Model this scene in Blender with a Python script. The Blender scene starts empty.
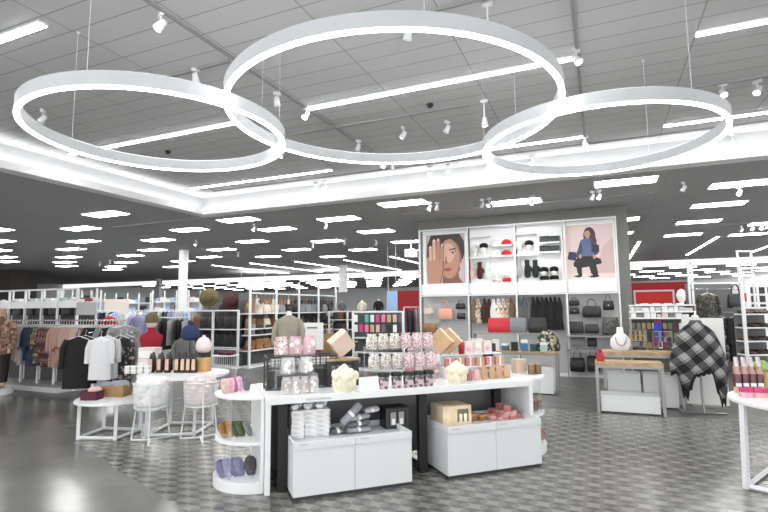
import bpy, math, random
from mathutils import Vector, Matrix
rnd = random.Random(7)
S = bpy.context.scene
COL = S.collection
PI = math.pi

# ------------------------------------------------------------------ camera
FPX, YAW, PIT, ROLL, EYE = 500.66, 0.40437, 0.103716, -0.0092457, 1.7
cy, sy = math.cos(YAW), math.sin(YAW)
F_ = Vector((-sy * math.cos(PIT), cy * math.cos(PIT), math.sin(PIT)))
R0 = Vector((cy, sy, 0)); U0 = R0.cross(F_)
R_ = R0 * math.cos(ROLL) + U0 * math.sin(ROLL)
U_ = U0 * math.cos(ROLL) - R0 * math.sin(ROLL)
cam = bpy.data.cameras.new('camera'); cam.lens = 36 * FPX / 768; cam.clip_end = 300
co = bpy.data.objects.new('camera', cam); COL.objects.link(co)
m = Matrix((R_, U_, -F_)).transposed().to_4x4(); m.translation = Vector((0, 0, EYE)); co.matrix_world = m
S.camera = co

def ray(px, py):
    return R_ * ((px - 384) / FPX) + U_ * ((256 - py) / FPX) + F_
def gp(px, py, z=0.0):                      # where the ground (or a shelf at height z) is seen
    d = ray(px, py); t = (z - EYE) / d.z
    return Vector((d.x * t, d.y * t, z))
def gy(px, py, Y):                          # where a wall at depth Y is seen
    d = ray(px, py); t = Y / d.y
    return Vector((d.x * t, Y, EYE + d.z * t))
def gx(px, py, X):
    d = ray(px, py); t = X / d.x
    return Vector((X, d.y * t, EYE + d.z * t))

# ------------------------------------------------------------------ materials
def lin(c):
    c = c / 255.0
    return c / 12.92 if c <= 0.04045 else ((c + 0.055) / 1.055) ** 2.4
def rgb(c): return (lin(c[0]), lin(c[1]), lin(c[2]), 1)
MATS = {}
def mat(name, c=(200, 200, 200), rough=0.5, metal=0.0, emit=0, alpha=1.0, spec=None, bump=0, bscale=40, var=0, vscale=6, coat=0):
    if name in MATS: return MATS[name]
    m = bpy.data.materials.new(name); m.use_nodes = True
    nt = m.node_tree; b = nt.nodes['Principled BSDF']
    b.inputs['Base Color'].default_value = rgb(c)
    b.inputs['Roughness'].default_value = rough; b.inputs['Metallic'].default_value = metal
    if spec is not None: b.inputs['Specular IOR Level'].default_value = spec
    if coat: b.inputs['Coat Weight'].default_value = coat
    if emit:
        b.inputs['Emission Color'].default_value = rgb(c); b.inputs['Emission Strength'].default_value = emit
    if alpha < 1: b.inputs['Alpha'].default_value = alpha
    if bump or var:
        tc = nt.nodes.new('ShaderNodeTexCoord')
    if bump:
        n = nt.nodes.new('ShaderNodeTexNoise'); n.inputs['Scale'].default_value = bscale; n.inputs['Detail'].default_value = 3
        bp = nt.nodes.new('ShaderNodeBump'); bp.inputs['Strength'].default_value = bump; bp.inputs['Distance'].default_value = 0.01
        nt.links.new(tc.outputs['Object'], n.inputs['Vector']); nt.links.new(n.outputs['Fac'], bp.inputs['Height'])
        nt.links.new(bp.outputs['Normal'], b.inputs['Normal'])
    if var:
        n = nt.nodes.new('ShaderNodeTexNoise'); n.inputs['Scale'].default_value = vscale; n.inputs['Detail'].default_value = 4
        r = nt.nodes.new('ShaderNodeValToRGB')
        r.color_ramp.elements[0].position = 0.3; r.color_ramp.elements[1].position = 0.7
        r.color_ramp.elements[0].color = rgb([max(0, x - var) for x in c]); r.color_ramp.elements[1].color = rgb([min(255, x + var) for x in c])
        nt.links.new(tc.outputs['Object'], n.inputs['Vector']); nt.links.new(n.outputs['Fac'], r.inputs['Fac']); nt.links.new(r.outputs['Color'], b.inputs['Base Color'])
    MATS[name] = m
    return m
def nodes_mat(name, rough=0.5):
    m = bpy.data.materials.new(name); m.use_nodes = True
    b = m.node_tree.nodes['Principled BSDF']; b.inputs['Roughness'].default_value = rough
    MATS[name] = m
    return m, m.node_tree, b
def speckle(name, cols, scale=18, rough=0.6):
    """small blotches of several colours: floral and camouflage prints"""
    if name in MATS: return MATS[name]
    m, nt, b = nodes_mat(name, rough)
    tc = nt.nodes.new('ShaderNodeTexCoord'); v = nt.nodes.new('ShaderNodeTexVoronoi'); v.inputs['Scale'].default_value = scale
    n = nt.nodes.new('ShaderNodeSeparateColor'); r = nt.nodes.new('ShaderNodeValToRGB'); r.color_ramp.interpolation = 'CONSTANT'
    el = r.color_ramp.elements
    while len(el) < len(cols): el.new(0.5)
    for i, c in enumerate(cols): el[i].position = i / len(cols); el[i].color = rgb(c)
    nt.links.new(tc.outputs['Object'], v.inputs['Vector']); nt.links.new(v.outputs['Color'], n.inputs['Color'])
    nt.links.new(n.outputs['Red'], r.inputs['Fac']); nt.links.new(r.outputs['Color'], b.inputs['Base Color'])
    return m
def stripes(name, c1, c2, scale, axis='Z', rough=0.6):
    if name in MATS: return MATS[name]
    m, nt, b = nodes_mat(name, rough)
    tc = nt.nodes.new('ShaderNodeTexCoord'); w = nt.nodes.new('ShaderNodeTexWave'); w.bands_direction = axis
    w.inputs['Scale'].default_value = scale; w.inputs['Distortion'].default_value = 0.4
    r = nt.nodes.new('ShaderNodeValToRGB'); r.color_ramp.elements[0].color = rgb(c1); r.color_ramp.elements[1].color = rgb(c2)
    r.color_ramp.elements[0].position = .42; r.color_ramp.elements[1].position = .58
    nt.links.new(tc.outputs['Object'], w.inputs['Vector']); nt.links.new(w.outputs['Fac'], r.inputs['Fac']); nt.links.new(r.outputs['Color'], b.inputs['Base Color'])
    return m

WHITE = mat('white_lacquer', (232, 234, 235), 0.35)
WMET = mat('white_metal', (226, 228, 230), 0.4)
BLACK = mat('black_metal', (17, 17, 18), 0.45)
DGREY = mat('dark_grey', (58, 59, 61), 0.5)
MGREY = mat('mid_grey', (128, 128, 128), 0.5)
STEEL = mat('brushed_steel', (150, 150, 148), 0.35, 0.6)
CHROME = mat('chrome', (205, 205, 205), 0.15, 1.0)
CLEAR = mat('clear_acrylic', (240, 243, 245), 0.06, alpha=0.16)
FILM = mat('clear_film', (238, 236, 238), 0.12, alpha=0.3)
WOOD = mat('pale_wood', (176, 152, 118), 0.5, var=22, vscale=5)
PINE = mat('pine_box', (224, 204, 172), 0.55, var=14, vscale=7)
KRAFT = mat('kraft_paper', (196, 164, 128), 0.7, var=10)
PAPER = mat('white_paper', (238, 238, 236), 0.6)
GRAYPAINT = mat('display_wall_paint', (120, 120, 116), 0.7)
LIT = mat('lamp_diffuser', (255, 255, 255), 0.4, emit=14.0)
LITR = mat('ring_diffuser', (255, 255, 255), 0.4, emit=9.0)
LITP = mat('panel_diffuser', (255, 254, 250), 0.4, emit=13.0)
LITC = mat('cove_led', (255, 255, 255), 0.4, emit=5.0)
LITUP = mat('ring_upward_diffuser', (255, 255, 255), 0.4, emit=2.0)
LENS = mat('spot_lens', (255, 253, 248), 0.3, emit=12.0)

# ------------------------------------------------------------------ mesh collector
class MB:
    def __init__(s, M=None):
        s.v, s.f, s.mi, s.sm, s.cur, s.M = [], [], [], [], 0, M
    def add(s, vs, fs, smooth=False):
        o = len(s.v)
        for p in vs:
            p = Vector(p)
            s.v.append(s.M @ p if s.M is not None else p)
        for f in fs:
            s.f.append([i + o for i in f]); s.mi.append(s.cur); s.sm.append(smooth)
        return s
    def box(s, x0, x1, y0, y1, z0, z1, taper=1.0):
        cx, cyy = (x0 + x1) / 2, (y0 + y1) / 2
        t = lambda x, y: (cx + (x - cx) * taper, cyy + (y - cyy) * taper)
        b = [(x0, y0), (x1, y0), (x1, y1), (x0, y1)]
        return s.add([(x, y, z0) for x, y in b] + [(*t(x, y), z1) for x, y in b],
                     [(3, 2, 1, 0), (4, 5, 6, 7), (0, 1, 5, 4), (1, 2, 6, 5), (2, 3, 7, 6), (3, 0, 4, 7)])
    def cbox(s, c, d, rz=0.0, M=None):
        T = Matrix.Translation(c) @ (M if M is not None else Matrix.Rotation(rz, 4, 'Z'))
        x, y, z = d[0] / 2, d[1] / 2, d[2] / 2
        vs = [T @ Vector(p) for p in ((-x, -y, -z), (x, -y, -z), (x, y, -z), (-x, y, -z), (-x, -y, z), (x, -y, z), (x, y, z), (-x, y, z))]
        return s.add(vs, [(3, 2, 1, 0), (4, 5, 6, 7), (0, 1, 5, 4), (1, 2, 6, 5), (2, 3, 7, 6), (3, 0, 4, 7)])
    def prism(s, poly, z0, z1, smooth=False):
        n = len(poly)
        a = sum(poly[i][0] * poly[(i + 1) % n][1] - poly[(i + 1) % n][0] * poly[i][1] for i in range(n))
        if a < 0: poly = poly[::-1]
        s.add([(x, y, z0) for x, y in poly] + [(x, y, z1) for x, y in poly],
              [list(range(n))[::-1], [n + i for i in range(n)]] + [(i, (i + 1) % n, n + (i + 1) % n, n + i) for i in range(n)], smooth)
        return s
    def loft(s, rings, cap=True, smooth=True, closed=True):
        n = len(rings[0]); k = len(rings); vs = [p for r in rings for p in r]
        fs = []
        for j in range(k - 1):
            for i in range(n if closed else n - 1):
                a, b = j * n + i, j * n + (i + 1) % n
                fs.append((a, b, b + n, a + n))
        s.add(vs, fs, smooth)
        if cap and closed:
            s.add(rings[0], [list(range(n))[::-1]]); s.add(rings[-1], [list(range(n))])
        return s
    def lathe(s, prof, n=16, c=(0, 0, 0), smooth=True, M=None):
        T = Matrix.Translation(c) @ (M if M is not None else Matrix())
        rings = [[T @ Vector((r * math.cos(2 * PI * i / n), r * math.sin(2 * PI * i / n), z)) for i in range(n)] for r, z in prof]
        return s.loft(rings, True, smooth)
    def tube(s, pts, r, n=8, caps=True, sx=1.0):
        pts = [Vector(p) for p in pts]; rings = []
        rs = r if isinstance(r, (list, tuple)) else [r] * len(pts)
        up = None
        for i, p in enumerate(pts):
            d = (pts[min(i + 1, len(pts) - 1)] - pts[max(i - 1, 0)]).normalized()
            if up is None:
                up = Vector((0, 0, 1)) if abs(d.z) < 0.9 else Vector((1, 0, 0))
            a = d.cross(up).normalized(); b = a.cross(d).normalized(); up = b
            rings.append([p + (a * math.cos(2 * PI * k / n) * sx + b * math.sin(2 * PI * k / n)) * rs[i] for k in range(n)])
        return s.loft([rr[::-1] for rr in rings], caps, n > 4)
    def bar(s, p, q, w):                     # square bar
        return s.tube([p, q], w * 0.7071, 4)
    def ball(s, c, r, n=10, k=7, M=None):
        rx, ry, rz = (r, r, r) if not isinstance(r, (tuple, list)) else r
        T = Matrix.Translation(c) @ (M if M is not None else Matrix())
        rings = [[T @ Vector((rx * math.sin(t) * math.cos(2 * PI * i / n), ry * math.sin(t) * math.sin(2 * PI * i / n), -rz * math.cos(t))) for i in range(n)]
                 for t in [PI * (0.04 + 0.92 * j / k) for j in range(k + 1)]]
        return s.loft(rings, True, True)
    def quad(s, a, b, c, d): return s.add([a, b, c, d], [(0, 1, 2, 3)])
    def obj(s, name, mats, parent=None, loc=None, rz=0.0, bev=0.0, solid=0.0, sub=0):
        me = bpy.data.meshes.new(name); me.from_pydata([tuple(p) for p in s.v], [], s.f)
        if not isinstance(mats, (list, tuple)): mats = [mats]
        for x in mats: me.materials.append(x)
        me.polygons.foreach_set('material_index', s.mi); me.polygons.foreach_set('use_smooth', s.sm); me.update()
        o = bpy.data.objects.new(name, me); COL.objects.link(o)
        if parent is not None: o.parent = parent
        if loc is not None: o.location = loc
        o.rotation_euler.z = rz
        if solid:
            md = o.modifiers.new('solid', 'SOLIDIFY'); md.thickness = solid; md.offset = 0
        if sub:
            md = o.modifiers.new('sub', 'SUBSURF'); md.levels = sub; md.render_levels = sub
        if bev:
            md = o.modifiers.new('bev', 'BEVEL'); md.width = bev; md.segments = 2; md.limit_method = 'ANGLE'
        return o

def tag(o, label, cat, group=None, kind=None):
    o['label'] = label; o['category'] = cat
    if group: o['group'] = group
    if kind: o['kind'] = kind
    return o
def thing(name, label, cat, loc=(0, 0, 0), rz=0.0, group=None):
    o = bpy.data.objects.new(name, None); COL.objects.link(o); o.empty_display_size = 0.1
    o.location = loc; o.rotation_euler = (0, 0, rz)
    return tag(o, label, cat, group)
def struct(mb, name, mats, bev=0):
    o = mb.obj(name, mats, bev=bev); o['kind'] = 'structure'; return o
KIDS = {}
def dup(root, loc, rz, label, group=None, scale=None):
    r = root.copy(); COL.objects.link(r); r.location = loc; r.rotation_euler = (0, 0, rz); r['label'] = label
    if group: r['group'] = group
    if scale: r.scale = scale
    def rec(a, b):
        for ch in list(a.children):
            c = ch.copy(); COL.objects.link(c); c.parent = b; rec(ch, c)
    rec(root, r)
    return r
ORD = 'first second third fourth fifth sixth seventh eighth ninth tenth eleventh twelfth thirteenth fourteenth fifteenth sixteenth seventeenth eighteenth nineteenth twentieth'.split()
def od(i): return ORD[i] if i < 20 else 'twenty-' + ORD[i - 20]
def circ(r, n=24, a0=0.0, a1=2 * PI, c=(0, 0)):
    return [(c[0] + r * math.cos(a0 + (a1 - a0) * i / n), c[1] + r * math.sin(a0 + (a1 - a0) * i / n)) for i in range(n + (0 if abs(a1 - a0) > 6.28 else 1))]

# ------------------------------------------------------------------ room shell
ZU, ZL = 4.65, 4.15
XW0, XW1, YW0, YW1 = -46, 13, -7, 56
CX, CY, CX1 = -9.25, 9.85, 8.0            # the raised recess: X from CX to CX1, Y up to CY

def ceil_mat(name, c, bw, bh, ox, oy, line, mort=0.012):
    m, nt, b = nodes_mat(name, 0.85)
    tc = nt.nodes.new('ShaderNodeTexCoord'); mp = nt.nodes.new('ShaderNodeMapping'); mp.inputs['Location'].default_value = (ox, oy, 0)
    br = nt.nodes.new('ShaderNodeTexBrick'); br.offset = 0; br.squash = 1
    br.inputs['Scale'].default_value = 1; br.inputs['Brick Width'].default_value = bw; br.inputs['Row Height'].default_value = bh
    br.inputs['Mortar Size'].default_value = mort; br.inputs['Mortar Smooth'].default_value = 0.2
    br.inputs['Color1'].default_value = rgb(c); br.inputs['Color2'].default_value = rgb([x - 4 for x in c]); br.inputs['Mortar'].default_value = rgb(line)
    nt.links.new(tc.outputs['Object'], mp.inputs['Vector']); nt.links.new(mp.outputs['Vector'], br.inputs['Vector'])
    nt.links.new(br.outputs['Color'], b.inputs['Base Color'])
    return m
UP = ceil_mat('upper_ceiling_tile', (204, 205, 205), 1.22, 0.308, -1.11, -3.33, (150, 150, 150), 0.007)
LOW = ceil_mat('lower_ceiling_tile', (174, 175, 176), 1.22, 1.22, -1.3, -10.45, (154, 154, 154), 0.007)

mb = MB(); mb.box(CX - .35, CX1 + .4, YW0, CY + .35, ZU, ZU + .1); struct(mb, 'ceiling', UP)
mb = MB()
mb.box(XW0, CX - .2, YW0, YW1, ZL, ZL + .06); mb.box(CX1 + .2, XW1, YW0, YW1, ZL, ZL + .06); mb.box(CX - .2, CX1 + .2, CY + .2, YW1, ZL, ZL + .06)
struct(mb, 'ceiling_lower', LOW)
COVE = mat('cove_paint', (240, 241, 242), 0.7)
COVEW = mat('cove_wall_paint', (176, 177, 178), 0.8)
def lshape(mb, e0, e1, z0, z1):           # L strip between offsets e0, e1 outward from the recess edge
    mb.box(CX - e1, CX1, CY + e0, CY + e1, z0, z1)
    mb.box(CX - e1, CX - e0, YW0, CY + e0, z0, z1)
mb = MB(); lshape(mb, 0, .05, ZL - .01, ZL + .13); lshape(mb, .05, .3, ZL - .01, ZL + .02); struct(mb, 'trim_1', COVE)
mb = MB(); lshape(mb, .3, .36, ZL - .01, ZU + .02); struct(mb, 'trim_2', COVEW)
mb = MB(); mb.box(CX1, CX1 + .2, YW0, CY, ZL, ZU); struct(mb, 'trim_3', COVE)
mb = MB(); mb.box(CX - .16, CX1, CY + .10, CY + .16, ZL + .025, ZL + .06); mb.box(CX - .16, CX - .10, YW0, CY + .1, ZL + .025, ZL + .06)
tag(mb.obj('cove_light_strip', LITC), 'continuous white light strip glowing behind the lip of the raised ceiling cove', 'strip light')

# floors
def floor_mat_tile():
    m, nt, b = nodes_mat('patterned_tile', 0.22)
    tc = nt.nodes.new('ShaderNodeTexCoord'); mp = nt.nodes.new('ShaderNodeMapping')
    mp.inputs['Rotation'].default_value = (0, 0, math.radians(45)); mp.inputs['Scale'].default_value = (1 / .19, 1 / .19, 1)
    nt.links.new(tc.outputs['Object'], mp.inputs['Vector'])
    def math_(op, a, c=None, v=None):
        n = nt.nodes.new('ShaderNodeMath'); n.operation = op
        for i, x in enumerate((a, c)):
            if x is None: continue
            if isinstance(x, (int, float)): n.inputs[i].default_value = x
            else: nt.links.new(x, n.inputs[i])
        return n.outputs[0]
    sp = nt.nodes.new('ShaderNodeSeparateXYZ'); nt.links.new(mp.outputs['Vector'], sp.inputs[0])
    x, y = sp.outputs[0], sp.outputs[1]
    fx = math_('SUBTRACT', math_('FRACT', x), 0.5); fy = math_('SUBTRACT', math_('FRACT', y), 0.5)
    ax, ay = math_('ABSOLUTE', fx), math_('ABSOLUTE', fy)
    # a four-pointed star: |x|^.72 + |y|^.72 < r
    st = math_('ADD', math_('POWER', ax, 0.65), math_('POWER', ay, 0.65))
    inside = math_('LESS_THAN', st, 0.64)
    # the S bands: the petals that lie along rising diagonals are dark
    par = math_('LESS_THAN', math_('MULTIPLY', fx, fy), 0.0)
    row = math_('FRACT', math_('MULTIPLY', math_('FLOOR', y), 0.5))
    col = math_('FRACT', math_('MULTIPLY', math_('FLOOR', x), 0.5))
    flip = math_('GREATER_THAN', math_('ABSOLUTE', math_('SUBTRACT', row, col)), 0.25)
    dark = par
    n = nt.nodes.new('ShaderNodeTexNoise'); n.inputs['Scale'].default_value = 2.2; n.inputs['Detail'].default_value = 5
    nt.links.new(tc.outputs['Object'], n.inputs['Vector'])
    def mix(f, a, c):
        q = nt.nodes.new('ShaderNodeMix'); q.data_type = 'RGBA'; nt.links.new(f, q.inputs[0])
        for i, v in ((6, a), (7, c)):
            if isinstance(v, tuple): q.inputs[i].default_value = rgb(v)
            else: nt.links.new(v, q.inputs[i])
        return q.outputs[2]
    base = mix(dark, (116, 115, 112), (90, 90, 88))
    c = mix(inside, base, (140, 138, 133))
    # grout
    g = math_('GREATER_THAN', math_('MAXIMUM', ax, ay), 0.488)
    c = mix(g, c, (100, 99, 97))
    q = nt.nodes.new('ShaderNodeMix'); q.data_type = 'RGBA'; q.blend_type = 'MULTIPLY'; q.inputs[0].default_value = 0.2
    rr = nt.nodes.new('ShaderNodeValToRGB'); rr.color_ramp.elements[0].position = .3; rr.color_ramp.elements[0].color = (.55, .55, .55, 1); rr.color_ramp.elements[1].position = .65
    nt.links.new(n.outputs['Fac'], rr.inputs['Fac']); nt.links.new(c, q.inputs[6]); nt.links.new(rr.outputs['Color'], q.inputs[7]); nt.links.new(q.outputs[2], b.inputs['Base Color'])
    return m
def floor_mat_concrete():
    m, nt, b = nodes_mat('polished_concrete', 0.19)
    tc = nt.nodes.new('ShaderNodeTexCoord')
    n = nt.nodes.new('ShaderNodeTexNoise'); n.inputs['Scale'].default_value = 0.9; n.inputs['Detail'].default_value = 9; n.inputs['Roughness'].default_value = .62
    r = nt.nodes.new('ShaderNodeValToRGB'); r.color_ramp.elements[0].position = .32; r.color_ramp.elements[0].color = rgb((92, 92, 89)); r.color_ramp.elements[1].position = .7; r.color_ramp.elements[1].color = rgb((124, 123, 119))
    b.inputs['Specular IOR Level'].default_value = .38
    nt.links.new(tc.outputs['Object'], n.inputs['Vector']); nt.links.new(n.outputs['Fac'], r.inputs['Fac']); nt.links.new(r.outputs['Color'], b.inputs['Base Color'])
    return m
def floor_mat_plank():
    m, nt, b = nodes_mat('grey_plank', 0.32)
    tc = nt.nodes.new('ShaderNodeTexCoord'); mp = nt.nodes.new('ShaderNodeMapping'); mp.inputs['Rotation'].default_value = (0, 0, math.radians(45))
    br = nt.nodes.new('ShaderNodeTexBrick'); br.inputs['Scale'].default_value = 1; br.inputs['Brick Width'].default_value = 1.2; br.inputs['Row Height'].default_value = 0.15; br.inputs['Mortar Size'].default_value = .003
    br.inputs['Color1'].default_value = rgb((78, 78, 77)); br.inputs['Color2'].default_value = rgb((116, 116, 114)); br.inputs['Mortar'].default_value = rgb((52, 52, 52))
    n = nt.nodes.new('ShaderNodeTexNoise'); n.inputs['Scale'].default_value = 3; n.inputs['Detail'].default_value = 6
    mp2 = nt.nodes.new('ShaderNodeMapping'); mp2.inputs['Rotation'].default_value = (0, 0, math.radians(45)); mp2.inputs['Scale'].default_value = (1, 9, 1)
    q = nt.nodes.new('ShaderNodeMix'); q.data_type = 'RGBA'; q.blend_type = 'MULTIPLY'; q.inputs[0].default_value = .6
    rr = nt.nodes.new('ShaderNodeValToRGB'); rr.color_ramp.elements[0].position = .3; rr.color_ramp.elements[0].color = (.45, .45, .45, 1); rr.color_ramp.elements[1].position = .65
    L = nt.links.new
    L(tc.outputs['Object'], mp.inputs['Vector']); L(mp.outputs['Vector'], br.inputs['Vector']); L(tc.outputs['Object'], mp2.inputs['Vector']); L(mp2.outputs['Vector'], n.inputs['Vector'])
    L(n.outputs['Fac'], rr.inputs['Fac']); L(br.outputs['Color'], q.inputs[6]); L(rr.outputs['Color'], q.inputs[7]); L(q.outputs[2], b.inputs['Base Color'])
    return m
edge = [(-6.45, 4.6), (-4.62, 3.92), (-3.26, 3.4), (-2.2, 2.9), (2.0, -7)]
mb = MB(); mb.prism([(-46, -7), (2.0, -7)] + edge[::-1][1:] + [(-6.45, 6.55), (-46, 6.55)], -0.05, 0); struct(mb, 'floor_concrete', floor_mat_concrete())
mb = MB(); mb.prism(edge + [(13, -7), (13, 9.0), (-6.45, 9.0)], -0.05, 0); struct(mb, 'floor_tile', floor_mat_tile())
mb = MB(); mb.prism([(-46, 6.55), (-6.45, 6.55), (-6.45, 9.0), (13, 9.0), (13, 56), (-46, 56)], -0.05, 0); struct(mb, 'floor_plank', floor_mat_plank())

# walls
FARW = mat('far_wall_paint', (206, 208, 210), 0.8)
mb = MB(); mb.box(XW0, XW1, YW1, YW1 + .2, 0, ZU); struct(mb, 'wall_back', FARW)
mb = MB(); mb.box(XW0 - .2, XW0, YW0, YW1, 0, ZU); struct(mb, 'wall_left', FARW)
mb = MB(); mb.box(XW1, XW1 + .2, YW0, YW1, 0, 1.3); struct(mb, 'wall_right', FARW)  # shaped low, front left open, so world light fills the counter fronts
mb = MB(); mb.box(-4.68, .72, 13.4, 14.0, 0, ZL); struct(mb, 'wall_display', GRAYPAINT)
# dark corner block of the fitting rooms at the far left
DARKW = mat('dark_taupe_paint', (66, 63, 60), 0.8)
a = gp(38, 271, ZL); a.y = gx(11, 268, a.x).y
mb = MB(); mb.box(-46, a.x, a.y, gx(38, 271, a.x).y, 0, ZL); struct(mb, 'wall_fitting', DARKW)
q = gp(20, 278, 3.75)
mb = MB(); mb.box(-46, a.x - 2.2, a.y - .8, a.y, 3.45, 3.72); struct(mb, 'trim_4', WHITE)
# far lit cove band and far bulkhead
mb = MB(); mb.box(-46, 13, 31.2, 31.5, ZL - .3, ZL); struct(mb, 'trim_5', mat('far_cove_band', (250, 250, 250), .6, emit=.5))
RED = mat('brand_red', (176, 22, 30), 0.5)
# red walls far behind
p0, p1 = gy(397, 291, 34), gy(417, 309, 34)
mb = MB(); mb.box(p0.x, p1.x + .3, 34, 34.2, 0, p0.z); struct(mb, 'wall_red_1', RED)
p0, p1 = gy(631, 283, 33), gy(692, 308, 33)
mb = MB(); mb.box(p0.x - .3, p1.x, 33, 33.2, 0, p0.z); struct(mb, 'wall_red_2', RED)
# square columns
for i, (px, py, w) in enumerate(((184, 250, .25), (159.5, 279, .3))):
    c = gp(px, py, ZL); mb = MB(); mb.box(c.x - w / 2, c.x + w / 2, c.y - w / 2, c.y + w / 2, 0, ZL); struct(mb, 'column_%d' % (i + 1), WMET)

# ------------------------------------------------------------------ ceiling fixtures
HOUS = mat('ring_housing', (196, 199, 202), 0.5)
def ring(label, c, r, z0, h, w, cables):
    t = thing('ring_light', label, 'ring light', (c[0], c[1], z0), 0, None)
    n = 96; mb = MB()
    prof = [(r, .012), (r, h), (r - w, h), (r - w, .012)]
    rings_ = [[Vector((q * math.cos(2 * PI * i / n), q * math.sin(2 * PI * i / n), z)) for q, z in prof] for i in range(n + 1)]
    mb.loft(rings_, False, False, closed=True); mb.obj('housing', HOUS, t)
    mb = MB(); prof = [(r - .002, 0), (r - .002, .012), (r - w + .002, .012), (r - w + .002, 0)]
    rings_ = [[Vector((q * math.cos(2 * PI * i / n), q * math.sin(2 * PI * i / n), z)) for q, z in prof] for i in range(n + 1)]
    mb.loft(rings_, False, False, closed=True); mb.obj('diffuser', LITR, t)
    mb = MB(); prof = [(r - .008, h), (r - .008, h + .004), (r - w + .008, h + .004), (r - w + .008, h)]
    rings_ = [[Vector((q * math.cos(2 * PI * i / n), q * math.sin(2 * PI * i / n), z)) for q, z in prof] for i in range(n + 1)]
    mb.loft(rings_, False, False, closed=True); mb.obj('upward_diffuser', LITUP, t)
    for a in cables:
        x, y = (r - w / 2) * math.cos(a), (r - w / 2) * math.sin(a)
        mb = MB(); mb.tube([(x, y, h), (x, y, ZU - z0 - .01)], .002, 6); mb.lathe([(.014, ZU - z0 - .02), (.014, ZU - z0)], 12, (x, y, 0)); mb.obj('suspension_cable', WMET, t)
RL, RB, RR = (-3.82, 3.49), (-1.725, 4.28), (.05, 5.55)
ring('smaller round ring light hanging low over the white wire basket stands', RL, 1.167, 3.35, .125, .045, [math.radians(x) for x in (186, 290, 50)])
ring('largest round ring light, hung highest between the two smaller rings', RB, 1.545, 3.5, .125, .045, [math.radians(x) for x in (180, 300, 50)])
ring('smaller round ring light hanging in front of the tall poster wall', RR, 1.17, 3.35, .125, .045, [math.radians(x) for x in (195, 310, 60)])

def linear(label, x0, x1, y, w=.085, z=ZU, along='X', name='ceiling_linear_light'):
    L = x1 - x0
    t = thing(name, label, 'linear light', (x0, y, z) if along == 'X' else (y, x0, z), 0 if along == 'X' else PI / 2)
    mb = MB(); mb.box(0, L, -w / 2 - .012, w / 2 + .012, -.022, 0); mb.obj('housing', WMET, t)
    mb = MB(); mb.box(.01, L - .01, -w / 2, w / 2, -.03, -.022); mb.obj('diffuser', LIT, t)
rows = [(3.1, 'front row'), (6.1, 'middle row'), (9.13, 'rear row by the cove'), (0.1, 'unseen row added over the aisle'), (-3.0, 'unseen row added behind the aisle')]  # aisle rows are out of view, added to light the counter fronts
for y, rn in rows:
    for (x0, x1), cn in (((-9.0, -5.1), 'over the concrete floor'), ((-3.8, -.12), 'over the white counter'), ((1.1, 4.8), 'over the round bottle table')):
        if y == 3.1 and x0 == 1.1: continue
        linear('linear ceiling light %s, in the %s' % (cn, rn), x0, x1, y, z=ZU)

# panel lights of the lower ceiling
pcols = {-26.6: [15.2, 18.2, 21], -24.6: [13.91, 16.71, 19.6], -22.1: [12.22, 15.17, 18.2, 21.3], -19.15: [10.63, 13.25, 15.98, 19.06], -16.6: [9.06, 11.92, 14.88, 18.1],
         -14.08: [9.99, 12.83, 16.06, 19.2], -11.43: [8.75, 11.59, 14.62, 17.5, 20.6], -8.98: [10.88, 12.67, 15.77, 18.75], -6.45: [11.95, 14.45, 17.28, 20.2], -4.13: [10.81, 16.4, 19.4],
         -1.68: [11.8, 16.6], .58: [10.81, 15.6, 18.5], 2.78: [12.01, 14.28, 17.02, 19.96], 4.88: [12.9, 15.6, 18.3, 20.87], 7.2: [14.2, 17]}
proto = None
cn = 0
for X in sorted(pcols):
    for j, Y in enumerate(pcols[X]):
        lab = 'lit ceiling panel, %s from the cove in the %s panel column from the left' % (od(j), od(cn))
        if proto is None:
            proto = thing('ceiling_panel_light', lab, 'ceiling light', (X, Y, ZL), 0, 'panel lights of the lower ceiling')
            mb = MB(); mb.box(-.58, .58, -.27, .27, -.012, 0); mb.obj('frame', WMET, proto)
            mb = MB(); mb.box(-.55, .55, -.245, .245, -.018, -.012); mb.obj('diffuser', LITP, proto)
        else: dup(proto, (X, Y, ZL), 0, lab)
    cn += 1
for i, (X, y0, y1) in enumerate(((-19.5, 21.5, 29), (-16.9, 21.5, 29), (-14.3, 21.8, 30), (-11.7, 22.2, 30), (-9, 21.8, 29.6), (1.5, 21.2, 30.6), (4.0, 21, 28), (6.6, 20.5, 28))):
    linear('slim linear light running away towards the far cove, %s of eight from the left' % od(i), y0, y1, X, .09, ZL, 'Y')
# rows of lamps beyond the far cove
pr2 = None
LITF = mat('far_lamp_diffuser', (255, 254, 250), 0.4, emit=12.0)
for r in range(6):
    for k in range(19):
        X, Y = -43 + k * 3.1 + (r % 2) * 1.5, 33.5 + r * 3.4
        if X > 12 or (-9 < X < -1): continue
        lab = 'far slim lamp beyond the lit cove band, row %s behind it, %s from the left' % (od(r), od(k))
        if pr2 is None:
            pr2 = MB().box(-.75, .75, -.06, .06, -.04, 0).obj('ceiling_lamp', LITF, None, (X, Y, ZL)); tag(pr2, lab, 'ceiling light', 'far lamps beyond the cove band')
        else: dup(pr2, (X, Y, ZL), 0, lab)
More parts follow.
